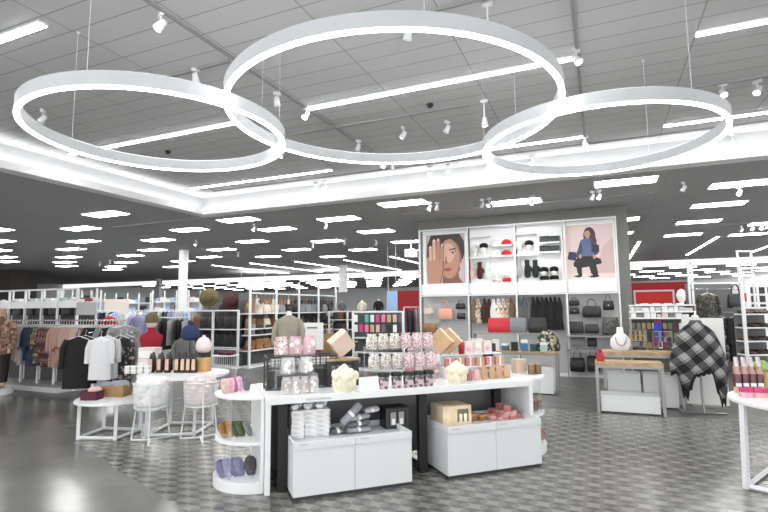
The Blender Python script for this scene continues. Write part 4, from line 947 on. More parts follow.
hb('round black duffel on the floor shelf of the last bay', 570, 585, 358, 371, LB, d=DY - .1, dep=.25); hb('second black duffel on the floor shelf, behind the console', 587, 600, 356, 371, LC, d=DY - .1, dep=.25)
t = thing('steel_shelf', 'low steel shelf frame of two tiers in the last bay', 'shelf', (-.78, DY - .32, 0))
for z in (.64, .98): MB().box(0, 1.2, 0, .3, z, z + .03).obj('shelf_board', STEEL, t)
for x in (.01, 1.17): MB().box(x, x + .025, .0, .025, 0, .98).obj('leg', STEEL, t)
# hanging scarves
def scarf(label, px, m, py0=298.5, py1=322, w=.16, d=DY + .08, group=None):
    a, b = gy(px, py0, d), gy(px, py1, d); h = a.z - b.z
    t = thing('hanging_scarf', label, 'scarf', (a.x, d, a.z), 0, group); q = random.Random(int(px * 10)); rings = []
    for j in range(9):
        z = -h * j / 8; wj = w * (.3 + .7 * min(1, j / 3)); n = 18
        rings.append([Vector((wj * .5 * math.cos(k) + .01 * math.sin(j), (.035 + .014 * math.sin(5 * k + j * .4)) * math.sin(k) + .008 * math.sin(3 * k), z)) for k in [2 * PI * i / n for i in range(n)]])
    MB().loft(rings).obj('scarf_cloth', m, t)
    MB().tube([(0, .12, .03), (0, -.02, .03), (0, -.02, 0)], .006, 6).obj('hook', CHROME, t)
SC = [(473.5, stripes('brown_stripe', (150, 122, 96), (70, 56, 48), 9), 'brown striped scarf'), (478, speckle('beige_check', [(176, 156, 132), (110, 92, 78), (206, 194, 178)], 30), 'beige checked scarf'), (484, mat('dark_brown_knit', (62, 42, 32), .9, bump=.5), 'dark brown scarf'), (488.5, mat('dark_brown_knit'), 'second dark brown scarf'), (493, mat('white_knit'), 'white scarf'), (498, speckle('ivory_check', [(222, 214, 204), (160, 140, 120), (236, 232, 226)], 30), 'ivory patterned scarf'), (502.5, speckle('rose_check', [(200, 168, 156), (140, 108, 98), (224, 206, 196)], 30), 'rose patterned scarf'), (507, speckle('olive_check', [(150, 142, 112), (98, 92, 72), (190, 180, 158)], 30), 'olive patterned scarf'), (511, mat('brown_knit', (110, 84, 66), .9, bump=.5), 'brown scarf'),
      (518, stripes('grey_stripe', (120, 120, 122), (70, 70, 72), 8), 'grey striped scarf'), (523, mat('grey_scarf', (92, 94, 96), .9, bump=.5), 'grey scarf'), (528, mat('grey_scarf'), 'second grey scarf')] + [(533 + i * 4.3, BKN if i % 2 else mat('charcoal_knit', (32, 31, 33), .9, bump=.6), 'black scarf, %s along' % od(i)) for i in range(7)]
for px, m, nm in SC: scarf(nm + ' hanging under the drawers of the %s bay' % ('second' if px < 514 else 'third'), px, m, 298.5 if px < 514 else 297, 323 if px < 514 else 330)

# table in the middle, behind the counter: wood top, totes, white bin
t = thing('wood_top_table', 'steel-legged table with a pale wood top, carrying totes in front of the poster wall', 'table', (-2.6, 10.45, 0)); W, D = 1.78, .6
MB().box(0, W, 0, D, .77, .81).obj('table_top', WOOD, t, bev=.004); MB().box(.02, W - .02, .02, D - .02, .74, .77).obj('frame', STEEL, t)
for x in (.0, W - .04):
    for y in (.0, D - .04): MB().box(x, x + .04, y, y + .04, 0, .74).obj('leg', STEEL, t)
t = thing('white_bin', 'white storage bin under the wood-topped table behind the counter', 'storage bin', (-1.95, 10.36, 0)); MB().box(0, 1.05, 0, .5, .02, .47).obj('box_body', WHITE, t, bev=.005); MB().box(-.005, 1.055, -.005, .505, .47, .52).obj('lid', WHITE, t, bev=.004); MB().box(.03, 1.0, .03, .47, 0, .02).obj('plinth', DGREY, t)
for px0, px1, py, h, m, nm in ((493, 515, 331, .31, LR, 'bright red tote'), (515, 532, 332, .31, LG, 'grey felt tote'), (534, 551, 333, .31, LC, 'charcoal tote')):
    a, b = dp(px0, py, 11.3), dp(px1, py, 11.3); z = 1.0
    bag(nm + ' standing on the shelf riser above the wood-topped table', ((a.x + b.x) / 2, 10.95, 1.16), 0, (b - a).length * .98, h, .16, m, False)
t = thing('table_riser', 'steel riser shelf holding the totes on the wood-topped table', 'display riser', (-2.55, 10.83, .81)); MB().box(0, 1.6, 0, .22, .32, .35).obj('shelf_board', STEEL, t); MB().box(0, .02, 0, .22, 0, .32).obj('side', STEEL, t); MB().box(1.58, 1.6, 0, .22, 0, .32).obj('side', STEEL, t)
for i, (m, nm) in enumerate(((mat('teal'), 'teal'), (mat('navy_glass', (38, 58, 70), .3), 'dark blue'), (PAPER, 'white'), (mat('teal'), 'second teal'), (LB, 'black'), (mat('blue_card', (60, 120, 160), .5), 'bright blue'), (mat('navy_glass'), 'second dark blue'), (mat('mint', (170, 200, 196), .5), 'mint'))):
    gift_box('toiletry_box', '%s toiletry box in the row on the wood-topped table' % nm, 'box', (-2.4 + i * .19, 10.58, .81), .2 * (i % 3 - 1), (.13, .1, .14 + .04 * (i % 3)), m, PAPER if i % 2 else m)
t = thing('chain_bag', 'black and white patterned bag standing at the right end of the wood-topped table', 'handbag', (-1.0, 10.72, .81), .2)
MB().loft([[Vector((a * .24 * math.cos(k), b * .1 * math.sin(k), z)) for k in [2 * PI * i / 16 for i in range(16)]] for z, a, b in ((0, .9, .9), (.1, 1, 1), (.3, .8, .6), (.42, .3, .3))]).obj('bag_body', speckle('zebra_print', [(40, 40, 42), (200, 196, 170), (60, 60, 62), (150, 146, 120)], 22), t)

# ------------------------------------------------------------------ right side: wood-topped consoles
def console(label, x0, y0, W, D, H):
    t = thing('console_table', label, 'console table', (x0, y0, 0))
    MB().box(0, W, 0, D, H - .06, H).obj('table_top', WOOD, t, bev=.004); MB().box(.005, W - .005, .005, D - .005, H - .09, H - .06).obj('frame', STEEL, t)
    for x in (0, W - .045):
        for y in (0, D - .045): MB().box(x, x + .045, y, y + .045, 0, H - .09).obj('leg', STEEL, t)
        MB().box(x + .005, x + .04, .045, D - .045, .02, .055).obj('side_rail', STEEL, t)
console('lower steel console with a wood top, the front one of two nested', -.12, 8.93, .98, .5, .8)
console('higher steel console with a wood top, nested behind the lower one', .0, 9.55, 1.2, .5, .92)
t = thing('display_plinth', 'low white display box under the front console', 'display plinth', (-.06, 8.99, 0)); MB().box(0, .85, 0, .42, .02, .24).obj('box_body', WHITE, t, bev=.005); MB().box(-.004, .854, -.004, .424, .24, .28).obj('lid', WHITE, t, bev=.004); MB().box(.03, .82, .03, .4, 0, .02).obj('plinth', DGREY, t)
for i in range(2):
    t = thing('white_bin', 'tall white bin under the rear console, %s of the pair' % ('left one', 'right one')[i], 'storage bin', (.06 + i * .55, 9.64, 0)); MB().box(0, .51, 0, .34, .02, .52).obj('box_body', WHITE, t, bev=.005); MB().box(-.003, .513, -.003, .343, .52, .56).obj('lid', WHITE, t, bev=.004); MB().box(.03, .48, .03, .3, 0, .02).obj('plinth', DGREY, t)
p = gp(600.5, 359, .8)
t = thing('red_lantern', 'small red lantern-shaped jar at the near end of the front console', 'jar', (p.x, 9.12, .8)); MB().lathe([(.055, 0), (.06, .01), (.06, .1), (.05, .13), (.03, .14)], 16).obj('jar_body', mat('red_jar', (190, 44, 50), .35), t); MB().lathe([(.035, .14), (.035, .17), (.015, .19)], 16).obj('lid', mat('red_lid', (150, 34, 40), .4), t); MB().tube([(.03 * math.cos(q), 0, .18 + .03 * math.sin(q)) for q in [PI * i / 8 for i in range(9)]], .004, 5).obj('handle', STEEL, t)
# jewellery bust
t = thing('necklace_bust', 'white neck form wearing a pearl necklace on the rear console', 'jewellery bust', (.3, 9.75, .92), .1)
mb = MB(); prof = [(.0, .1, .02), (.02, .13, .05), (.1, .165, .075), (.2, .16, .075), (.27, .1, .06), (.31, .06, .05), (.4, .05, .045), (.41, .045, .04)]
mb.loft([[Vector((a * math.cos(k), b * math.sin(k), z)) for k in [2 * PI * i / 20 for i in range(20)]] for z, a, b in prof]); mb.obj('neck_form', mat('bust_white', (240, 240, 240), .5), t)
mb = MB()
for i in range(15):
    k = PI * (i / 14); mb.ball((.085 * math.cos(k), -.075 - .01 * math.sin(k), .23 - .13 * math.sin(k)), .012, 8, 6)
mb.obj('necklace', mat('pearl_grey', (170, 172, 178), .25), t)
# jewellery spinner racks on the consoles
def spinner(label, x, y, z0, h, w, cols, seed):
    t = thing('jewellery_rack', label, 'jewellery rack', (x, y, z0)); q = random.Random(seed)
    MB().box(-w / 2, w / 2, -.06, .06, 0, .015).obj('base', WOOD, t); mb = MB()
    for xx in (-w / 2 + .01, w / 2 - .01): mb.bar((xx, 0, .015), (xx, 0, h), .012)
    for k in range(4): mb.bar((-w / 2, 0, h * (k + 1) / 4), (w / 2, 0, h * (k + 1) / 4), .01)
    mb.obj('frame', STEEL, t); n = max(3, int(w / .07))
    for r in range(3):
        for i in range(n):
            m = cols[q.randrange(len(cols))]; xx = -w / 2 + w * (i + .5) / n; zz = h * (r + 2) / 4
            o = MB().box(-.02, .02, -.004, .004, -.075, 0).tube([(0, 0, 0), (0, 0, .01)], .002, 4).obj('earring_card', m, None, (x + xx, y - .016, z0 + zz - .012))
            tag(o, 'earring card on the %s, row %s from the bottom, %s along' % (label.split(',')[0].replace('small ', ''), od(r), od(i)), 'earring card', 'earring cards on the console racks')
CARDS = [mat('card_grey', (130, 130, 128), .5), mat('card_tan', (150, 132, 108), .5), mat('card_dark', (70, 68, 66), .5), mat('card_gold', (164, 140, 92), .4, .3)]
CARDR = [mat('card_wine', (112, 40, 52), .5), mat('card_dark'), mat('card_grey')]
spinner('small grey jewellery rack, left on the rear console', .58, 9.8, .92, .36, .28, CARDS, 1)
spinner('small wine jewellery rack, right on the rear console', .95, 9.78, .92, .34, .3, CARDR, 2)
t = thing('blue_tag_card', 'bright blue card hanging on the jewellery wall behind the rear console', 'card', gy(658, 331, 11.4)); MB().box(-.07, .07, -.006, .006, -.2, .17).obj('card', mat('royal_blue', (34, 62, 176), .5), t); MB().box(-.06, .06, -.01, -.006, .17, .28).obj('red_header', mat('card_red', (150, 40, 48), .5), t)
# jewellery gondola with magazine header
GY = 11.55
a, b = gy(629, 318, GY), gy(694, 305, GY)
t = thing('jewellery_gondola', 'grey gondola of earring cards with white header shelves behind the consoles', 'gondola', (a.x, GY, 0)); W = b.x - a.x; H = b.z
MB().box(0, W, .06, .1, 0, H).obj('back_panel', mat('gondola_grey', (92, 93, 92), .6), t)
for x in (0, W - .03): MB().box(x, x + .03, -.2, .1, 0, H).obj('upright', STEEL, t)
for z in (a.z, a.z + (H - a.z) * .5, H): MB().box(0, W, -.22, .06, z - .015, z + .015).obj('header_shelf', WHITE, t)
MB().box(0, W, -.25, .06, .0, .12).obj('base_shelf', STEEL, t)
q = random.Random(11)
for r in range(2):
    z = a.z + (H - a.z) * .5 * r + .016; x = .03; k = 0
    while x < W - .14:
        wd = q.uniform(.07, .13); m = (PAPER, PAPER, mat('label_grey'), MGREY, PAPER, mat('blush_carton'))[q.randrange(6)]
        o = MB().box(0, wd, 0, .12, 0, q.uniform(.06, .1)).obj('small_carton', m, None, (a.x + x, GY - .19, z)); tag(o, 'small carton on the %s header shelf of the jewellery gondola, %s along' % (('lower', 'upper')[r], od(k)), 'carton', 'cartons on the jewellery gondola'); x += wd + .012; k += 1
for r in range(4):
    for i in range(12):
        m = (CARDS + [mat('card_wine'), PAPER])[q.randrange(6)]; z = a.z - .1 - r * .19
        if z < .5: continue
        o = MB().box(-.035, .035, -.006, .006, -.12, 0).tube([(0, .1, .01), (0, -.01, .01), (0, 0, 0)], .003, 4).obj('jewellery_card', m, None, (a.x + .07 + i * (W - .14) / 11, GY - .06, z)); tag(o, 'jewellery card hanging on the grey gondola, %s row down, %s along' % (od(r), od(i)), 'jewellery card', 'jewellery cards on the gondola')
# blank white board behind the poncho
a, b = gy(687, 396, 10.1), gy(723, 318, 10.1)
t = thing('sign_board', 'plain white free-standing board behind the plaid poncho', 'sign board', (a.x, 10.1, 0)); MB().box(0, b.x - a.x, 0, .04, .03, b.z).obj('board', PAPER, t); MB().box(.05, b.x - a.x - .05, -.1, .14, 0, .03).obj('foot', STEEL, t)

# poncho stand
def plaid():
    m, nt, bb = nodes_mat('plaid_wool', .9)
    tc = nt.nodes.new('ShaderNodeTexCoord'); mp = nt.nodes.new('ShaderNodeMapping'); mp.inputs['Rotation'].default_value = (0, math.radians(38), 0); nt.links.new(tc.outputs['Object'], mp.inputs['Vector'])
    sp = nt.nodes.new('ShaderNodeSeparateXYZ'); nt.links.new(mp.outputs['Vector'], sp.inputs[0]); outs = []
    for k in (0, 2):
        mm = nt.nodes.new('ShaderNodeMath'); mm.operation = 'MULTIPLY'; mm.inputs[1].default_value = 4.2; nt.links.new(sp.outputs[k], mm.inputs[0])
        f = nt.nodes.new('ShaderNodeMath'); f.operation = 'FRACT'; nt.links.new(mm.outputs[0], f.inputs[0])
        r = nt.nodes.new('ShaderNodeValToRGB'); r.color_ramp.interpolation = 'CONSTANT'; el = r.color_ramp.elements
        el[0].position = 0; el[0].color = (0, 0, 0, 1); el[1].position = .5; el[1].color = (.5, .5, .5, 1)
        e = el.new(.56); e.color = (.15, .15, .15, 1); e = el.new(.62); e.color = (.5, .5, .5, 1)
        nt.links.new(f.outputs[0], r.inputs['Fac']); outs.append(r.outputs['Color'])
    ad = nt.nodes.new('ShaderNodeMath'); ad.operation = 'ADD'; nt.links.new(outs[0], ad.inputs[0]); nt.links.new(outs[1], ad.inputs[1])
    r = nt.nodes.new('ShaderNodeValToRGB'); el = r.color_ramp.elements
    el[0].position = 0; el[0].color = rgb((30, 30, 32)); el[1].position = 1; el[1].color = rgb((168, 168, 166)); e = el.new(.5); e.color = rgb((84, 84, 86))
    nt.links.new(ad.outputs[0], r.inputs['Fac']); nt.links.new(r.outputs['Color'], bb.inputs['Base Color'])
    return m
PC = Vector((1.42, 9.45, 0))
t = thing('garment_stand', 'steel T-stand holding the plaid poncho beside the consoles', 'garment stand', PC, .15)
for a_, b_ in (((-.28, -.05, .012), (.3, -.05, .012)), ((-.28, -.05, .012), (-.28, .35, .012)), ((.3, -.05, .012), (.3, .35, .012))): MB().bar(a_, b_, .03).obj('base_bar', STEEL, t)
MB().tube([(0, -.05, .012), (0, 0, .3), (0, 0, 1.4)], .018, 10).obj('pole', STEEL, t)
MB().bar((-.28, .35, .012), (-.28, .3, .9), .03).obj('side_post', STEEL, t)
t = thing('plaid_poncho', 'black, grey and white plaid poncho hanging on a white form by the consoles', 'poncho', (PC.x - .02, PC.y, 1.44), .15)
rings = []
prof = [(0.02, .07, .06, 0), (-.04, .1, .085, 0), (-.09, .17, .1, 0), (-.16, .24, .12, 0), (-.3, .3, .16, 0), (-.5, .36, .19, .0), (-.68, .39, .21, 0)]
n = 40
for z, a_, b_, _ in prof:
    rings.append([Vector((a_ * math.cos(k) * (1 + .05 * math.cos(6 * k) * min(1, -z * 2 if z < 0 else 0)), b_ * math.sin(k) * (1 + .16 * math.cos(9 * k) * min(1, max(0, -z * 1.6))), z)) for k in [2 * PI * i / n for i in range(n)]])
hem = []
for i in range(n):
    k = 2 * PI * i / n; e = .12 * max(0, math.cos(2 * k)) + .42 * math.exp(-((k - 4.25) / .28) ** 2) * 0 
    drop = -.72 - .1 * abs(math.sin(2.5 * k)) - .34 * math.exp(-((((k - 4.0 + PI) % (2 * PI)) - PI) / .22) ** 2) - .42 * math.exp(-((((k - 5.4 + PI) % (2 * PI)) - PI) / .25) ** 2)
    hem.append(Vector((.4 * math.cos(k), .22 * math.sin(k) * (1 + .16 * math.cos(9 * k)), drop)))
rings.append(hem)
MB().loft(rings, False).obj('poncho_cloth', plaid(), t, solid=.012)
BF = mat('black_fringe', (24, 24, 26), .9)
low = []
for i in range(2 * n):
    h_ = hem[i // 2] if i % 2 == 0 else (hem[i // 2] + hem[(i // 2 + 1) % n]) / 2
    low.append((h_ + Vector((0, 0, .01)), h_ + Vector((0, 0, -(.05 if h_.z > -.85 else .14) * (1 if i % 2 == 0 else .45)))))
MB().loft([[x[0] for x in low], [x[1] for x in low]], False).obj('fringe', BF, t, solid=.012)
MB().lathe([(.075, .0), (.06, .03), (.052, .08), (.04, .1), (.012, .11)], 16).obj('neck_form', SKIN, t)
MB().tube([(0, 0, .1), (0, 0, .16)], .012, 8).obj('finial', CHROME, t)

# round table at the right
TC = (1.91, 6.02)
t = thing('round_white_table', 'white round table on white legs at the right, carrying wine-coloured bottles', 'table', (TC[0], TC[1], 0))
MB().prism(circ(.78, 56), .765, .8).obj('table_top', WHITE, t, bev=.008)
LG4 = [(-.74, -.24), (.24, -.74), (.74, .24), (-.24, .74)]
for x, y in LG4: MB().bar((x, y, .0), (x * .97, y * .97, .765), .045).obj('leg', WMET, t)
for i in range(4):
    (x0, y0), (x1, y1) = LG4[i], LG4[(i + 1) % 4]; d = Vector((x1 - x0, y1 - y0, 0)).normalized() * .025
    MB().bar(Vector((x0, y0, .022)) + d, Vector((x1, y1, .022)) - d, .04).obj('base_rail', WMET, t)
def wine(label, p, proto=[None]):
    if proto[0] is None:
        t = thing('gift_bottle', label, 'bottle', p, 0, 'wine-coloured gift bottles'); proto[0] = t
        MB().lathe([(.036, 0), (.04, .008), (.04, .06)], 16).obj('bottle_foot', mat('bottle_pink', (214, 178, 166), .35), t)
        MB().lathe([(.0402, .06), (.0402, .17), (.036, .19)], 16).obj('bottle_glass', mat('wine_glass', (88, 42, 44), .2), t)
        MB().lathe([(.036, .19), (.02, .24), (.016, .3)], 16).obj('neck', mat('bottle_neck', (184, 142, 134), .3), t)
        MB().lathe([(.02, .265), (.021, .315), (.014, .32)], 14).obj('cap', mat('silver_cap', (206, 200, 198), .35, .5), t)
        MB().box(-.024, .024, -.044, -.036, .065, .1).obj('label', PAPER, t)
    else: dup(proto[0], p, 0, label)
k = 0
for j in range(3):
    for i in range(4):
        wine('dark wine-coloured bottle with a silver cap on the round table, %s in the %s row' % (od(i), ('front', 'middle', 'rear')[j]), gp(738.5 + i * 7.4 - j * .5, 392.5 - j * 3.2, .8)); k += 1
for i in range(3):
    t = thing('pink_tin', 'round bright pink tin before the bottles on the round table, %s along' % od(i), 'tin', gp(747 + i * 13, 396.3 + i * .6, .8), 0, 'pink tins'); MB().lathe([(.062, 0), (.065, .01), (.065, .045)], 20).obj('tin_body', mat('blush_tin', (222, 176, 180), .4), t); MB().lathe([(.067, .045), (.067, .075), (.06, .08)], 20).obj('lid', mat('hot_pink', (200, 50, 116), .4), t)
gift_box('tan_gift_box', 'tan box with a white label behind the pink tins on the round table', 'gift box', gp(763, 391, .8), -.2, (.17, .13, .2), mat('tan_box'), None)
tag(MB().ball((0, 0, .06), (.075, .07, .06), 14, 10).obj('green_bath_bomb', mat('leaf_green', (150, 184, 110), .6, var=30, vscale=14), None, gp(763, 391, .8) + Vector((0, 0, .2))), 'pale green ball lying on top of the tan box', 'bath ball')
# ------------------------------------------------------------------ handbag shelves in the middle distance
def gondola(label, loc, rz, L, bays, H, zs, depth, name='handbag_shelving', backm=None, posts_up=0.0):
    """open shelving: local x along it, shelves reach from y=0 (front) to y=depth"""
    t = thing(name, label, 'shelving', loc, rz)
    for i in range(bays + 1):
        x = L * i / bays; MB().box(x - .03, x + .03, -.01, .04, 0, H + posts_up).obj('post', WMET, t)
    MB().box(0, L, depth - .02, depth, .05, H).obj('back_panel', backm or mat('shelf_back', (84, 85, 87), .6), t)
    for z in zs: MB().box(0, L, .0, depth - .02, z - .03, z).obj('shelf_board', WMET, t)
    MB().box(0, L, 0, depth, 0, .05).obj('base', WMET, t)
    MB().box(0, L, 0, .04, H - .04, H).obj('top_rail', WMET, t)
    return t
AX, AY = -9.4, 11.85
zt = 2.2
# long run along Y, facing the counter (+X)
z1, z2 = gx(276, 312.8, AX).z, gx(276, 327.2, AX).z
gondola('long white handbag shelving running back towards the far hall', (AX, AY + .15, 0), PI / 2, 5.2, 4, zt, (z1, z2, .95, .5), .45, posts_up=.4)
BAGM = [LW, LT, LBR, LC, LB, LG, LB, LC]
q = random.Random(5)
rowz = [(z1, 'top'), (z2, 'second'), (.95, 'third'), (.5, 'lowest')]
for r, (z, rn) in enumerate(rowz):
    for i in range(13):
        y = AY + .15 + .2 + i * .395
        if r < 2:
            m = ([LW, LW, LT, LBR] if i < 4 else [LC, LG, LB, LB, LC])[q.randrange(4)]
        elif r == 2: m = [LC, LB, LC, LG][q.randrange(4)]
        else: m = [LT, LBR, LT, LM][q.randrange(4)] if i < 7 else [LC, LB][i % 2]
        bag('handbag on the %s shelf of the long handbag shelving, %s along from its near end' % (rn, od(i)), (AX - .17, y, z), PI / 2 + q.uniform(-.1, .1), .35, .3 + q.uniform(-.05, .03), .18, m, r != 2, q.random() < .35, 'handbags on the long shelving')
    # hanging straps row
for i in range(24):
    y = AY + .3 + i * .21; m = [LB, LC, LBR, LB][i % 4] if i > 9 else [LT, LW, LBR, LT][i % 4]
    hgt = .16
    t = thing('hanging_wallet', 'small wristlet hanging along the top rail of the long handbag shelving, %s along' % od(i), 'wristlet', (AX - .06, y, zt - .06), PI / 2, 'wristlets on the top rail')
    MB().box(-.05, .05, -.02, .02, -.28, -.13).obj('pouch', m, t, bev=.006); MB().tube([(-.03, 0, -.13), (0, 0, 0), (.03, 0, -.13)], .005, 5).obj('strap', m, t)
# front-facing lower section with black backpacks
hz = gy(215, 310, AY).z; s1, s2, s3 = gy(215, 329, AY).z, gy(215, 347, AY).z, .55
XL = gy(189, 310, AY).x; XR = -9.72
gondola('lower white shelving of black backpacks facing the wire stands', (XL, AY, 0), 0, XR - XL, 2, hz, (s1, s2, s3), .45)
for r, (z, rn) in enumerate(((s1, 'top'), (s2, 'middle'), (s3, 'lowest'))):
    n = 6
    for i in range(n):
        m = [LBR, LB, LB, LB, LB, LB][i] if r == 0 else (LB if r < 2 else [LC, LB, LB][i % 3])
        bag('%s backpack on the %s shelf of the lower shelving, %s along' % ('brown' if (r == 0 and i == 0) else 'dark', rn, od(i)), (XL + .2 + i * (XR - XL - .35) / (n - 1), AY + .18, z), 0, .36, .38, .2, m, True, False, 'backpacks on the lower shelving')
# hats displayed on top of it
def disc_hat(label, px, py, m, r, d=AY + .2):
    p = gy(px, py, d); t = thing('brimmed_hat', label, 'hat', (p.x, p.y, p.z), YAW)
    M = Matrix.Rotation(math.radians(72), 4, 'X')
    MB(M).lathe([(r, -.004), (r, .006), (r * .6, .01), (r * .56, .02)], 28).obj('brim', m, t); MB(M).lathe([(r * .56, .01), (r * .55, .08), (r * .45, .12), (r * .1, .125)], 24).obj('crown', m, t)
    MB().tube([(0, .04, -.02), (0, .06, hz - p.z)], .012, 6).obj('stand', BLACK, t)
disc_hat('olive brown brimmed hat standing on top of the lower shelving', 209, 297.5, mat('olive_felt', (92, 80, 50), .9), .3)
disc_hat('dark wine brimmed hat standing on top of the lower shelving', 232.5, 301, mat('wine_felt', (62, 28, 34), .9), .3)
p = gy(223, 309.5, AY + .2); beanie('small dark plum beanie between the two brimmed hats', 223, 309.8, mat('plum_knit', (50, 34, 44), .9, bump=.5), AY + .2, .13)
# outrigger posts and sign frame over the shelving
for i, (px, top) in enumerate(((237, 268), (277, 276), (307, 277), (330, 279))):
    pass

# ------------------------------------------------------------------ torso forms and totes just behind the counter
def torso(label, p, m, s=1.0, rz=YAW, neck=True, standh=None, m2=None):
    t = thing('torso_form', label, 'mannequin bust', (p.x, p.y, p.z if standh is None else 0), rz); z0 = 0 if standh is None else p.z
    prof = [(0, .15, .1), (.1, .16, .105), (.25, .185, .115), (.4, .2, .12), (.48, .19, .11), (.52, .11, .075), (.55, .07, .06)]
    mb = MB(); mb.loft([[Vector((a * s * math.cos(k) * (1 + .02 * math.cos(7 * k)), b * s * math.sin(k), z0 + z * s)) for k in [2 * PI * i / 20 for i in range(20)]] for z, a, b in prof])
    for sg in (-1, 1): mb.tube([(sg * .17 * s, 0, z0 + .46 * s), (sg * .23 * s, -.01, z0 + .3 * s), (sg * .24 * s, -.02, z0 + .05 * s)], [.06 * s, .055 * s, .045 * s], 10)
    mb.obj('sweater', m, t)
    if neck: MB().lathe([(.05 * s, z0 + .53 * s), (.048 * s, z0 + .6 * s), (.03 * s, z0 + .62 * s)], 14).obj('neck_cap', SKIN, t)
    if standh is not None: MB().lathe([(.17, 0), (.17, .015), (.016, .025), (.016, z0 + .02)], 16).obj('stand', STEEL, t)
    return t
torso('grey knit shawl on a torso form behind the wire crate', dp(288.5, 348, 7.6), mat('shawl_grey', (150, 146, 132), .9, bump=.6), .9, standh=1)
p = dp(311.5, 349, 8.6)
t = thing('sign_board', 'white upright sign card behind the grey knit shawl', 'sign board', (p.x, p.y, 0), YAW); MB().box(-.2, .2, 0, .02, 1.0, 1.46).obj('board', PAPER, t); MB().box(-.08, .1, -.003, 0, 1.36, 1.39).obj('grey_print', MGREY, t); MB().tube([(0, .01, .02), (0, .01, 1.0)], .012).obj('pole', STEEL, t); MB().lathe([(.14, 0), (.14, .02)], 16).obj('base', STEEL, t)
t = thing('tote_table', 'dark display table of tan totes hidden behind the counter', 'table', (dp(318, 362, 9).x, dp(318, 362, 9).y, 0), YAW); MB().box(-.75, .75, -.3, .3, .72, .77).obj('table_top', DGREY, t)
for x in (-.72, .68):
    for y in (-.28, .24): MB().box(x, x + .04, y, y + .04, 0, .72).obj('leg', STEEL, t)
c0 = dp(318, 362, 9)
for i, (dx, m, w_, h_, nm) in enumerate(((-.42, LM, .34, .24, 'mustard yellow'), (-.05, LBR, .26, .42, 'brown'), (.2, LT, .34, .48, 'large tan'), (.5, LB, .24, .4, 'black'))):
    bag('%s tote standing on the dark table behind the counter' % nm, (c0.x + dx * cy, c0.y + dx * sy, .77), YAW, w_, h_, .16, m)
# colourful case rack left of the poster wall
CYY = 12.6
a, b = gy(353, 331, CYY), gy(403, 311, CYY)
W, H = b.x - a.x, b.z
gondola('white rack of colourful cases left of the poster wall', (a.x, CYY, 0), 0, W, 1, H, (.5, .9), .3, 'case_rack', mat('case_rack_back', (70, 72, 76), .6))
CC = [(240, 240, 240), (60, 60, 66), (80, 172, 172), (226, 226, 230), (206, 60, 128), (226, 120, 160), (196, 166, 120), (206, 184, 176), (120, 100, 100), (40, 40, 46)]
k = 0
for r in range(2):
    for i in range(9):
        c = CC[(i + r * 3) % 10]; x = a.x + .08 + i * (W - .16) / 8; z = H - .08 - r * .27
        t = thing('hanging_case', 'colourful case hanging on the rack left of the poster wall, %s row, %s along' % (('upper', 'lower')[r], od(i)), 'case', (x, CYY + .02, z), 0, 'cases on the colourful rack'); MB().box(-.055, .055, -.012, .012, -.22, -.02).obj('case_body', mat('case_%d_%d_%d' % c, c, .4), t, bev=.008); MB().tube([(0, .24, 0), (0, 0, 0), (0, 0, -.02)], .004, 5).obj('hook', CHROME, t)
# far gondola with torso forms behind
a, b = gy(329, 311, 16.5), gy(386, 311, 16.5)
gondola('grey-backed shelving with two torso forms on top, left of the poster wall', (a.x, 16.5, 0), 0, b.x - a.x, 3, a.z, (.5, .95, 1.3), .4)
for i in range(10):
    for r, z in enumerate((.95, 1.3)):
        bag('dark bag on the %s shelf below the torso forms, %s along' % (('lower', 'upper')[r], od(i)), (a.x + .2 + i * (b.x - a.x - .4) / 9, 16.68, z), 0, .26, .24, .15, [LB, LC, LBR][(i + r) % 3], True, False, 'dark bags below the torso forms')
torso('cream top on a torso form on the far shelving', Vector((gy(362, 309, 16.7).x, 16.7, a.z)), mat('cream_knit', (206, 198, 184), .9, bump=.4), .62)
torso('black top on a torso form on the far shelving', Vector((gy(378.5, 309, 16.7).x, 16.7, a.z)), BKN, .66)
torso('dark grey top on a torso form on the far shelving', Vector((gy(342, 309, 16.7).x, 16.7, a.z)), mat('grey_scarf'), .6)
a, b = gy(387, 311, 18), gy(397, 291, 18)
t = thing('hanging_sign', 'pale blue hanging panel left of the poster wall', 'sign', (a.x, 18, a.z)); MB().box(0, b.x - a.x, 0, .04, 0, b.z - a.z).obj('panel', mat('pale_blue', (150, 186, 226), .5), t); MB().tube([(.05, .02, b.z - a.z), (.05, .02, ZL - a.z)], .008, 6).obj('cable', WMET, t); MB().tube([(b.x - a.x - .05, .02, b.z - a.z), (b.x - a.x - .05, .02, ZL - a.z)], .008, 6).obj('cable', WMET, t)
# denim rack beside it
a = gy(410, 331, 13.9)
# ------------------------------------------------------------------ left: tall frame fixture with clothes
LY = 7.45
pxs = [-6, 9.5, 25.5, 42, 58]
XS = [gy(p, 300, LY).x for p in pxs]
XS += [gy(78, 300, LY).x]
X0, X1 = XS[0], XS[-1]
t = thing('clothes_fixture', 'tall white frame fixture hung with clothes on the far side of the concrete floor', 'clothes rack', (0, LY, 0))
for x in XS: MB().box(x - .018, x + .018, -.02, .02, 0, 2.2).obj('post', WMET, t); MB().box(x + .05, x + .08, .38, .41, 0, 2.2).obj('post', WMET, t)
for z in (2.17,): MB().box(X0, X1, -.02, .02, z, z + .035).obj('top_rail', WMET, t)
MB().box(X0, X1, .02, .4, 1.83, 1.87).obj('header_shelf', WHITE, t); MB().box(X0, X1, -.01, .01, 1.77, 1.93).obj('header_board', WHITE, t)
MB().box(X0, X1, -.35, .4, 0, .1).obj('base_plinth', mat('plinth_grey', (190, 191, 192), .5), t)
MB().tube([(X0, -.12, 1.5), (gy(130, 330, LY).x, -.12, 1.5)], .014, 8).obj('hanging_rail', CHROME, t)
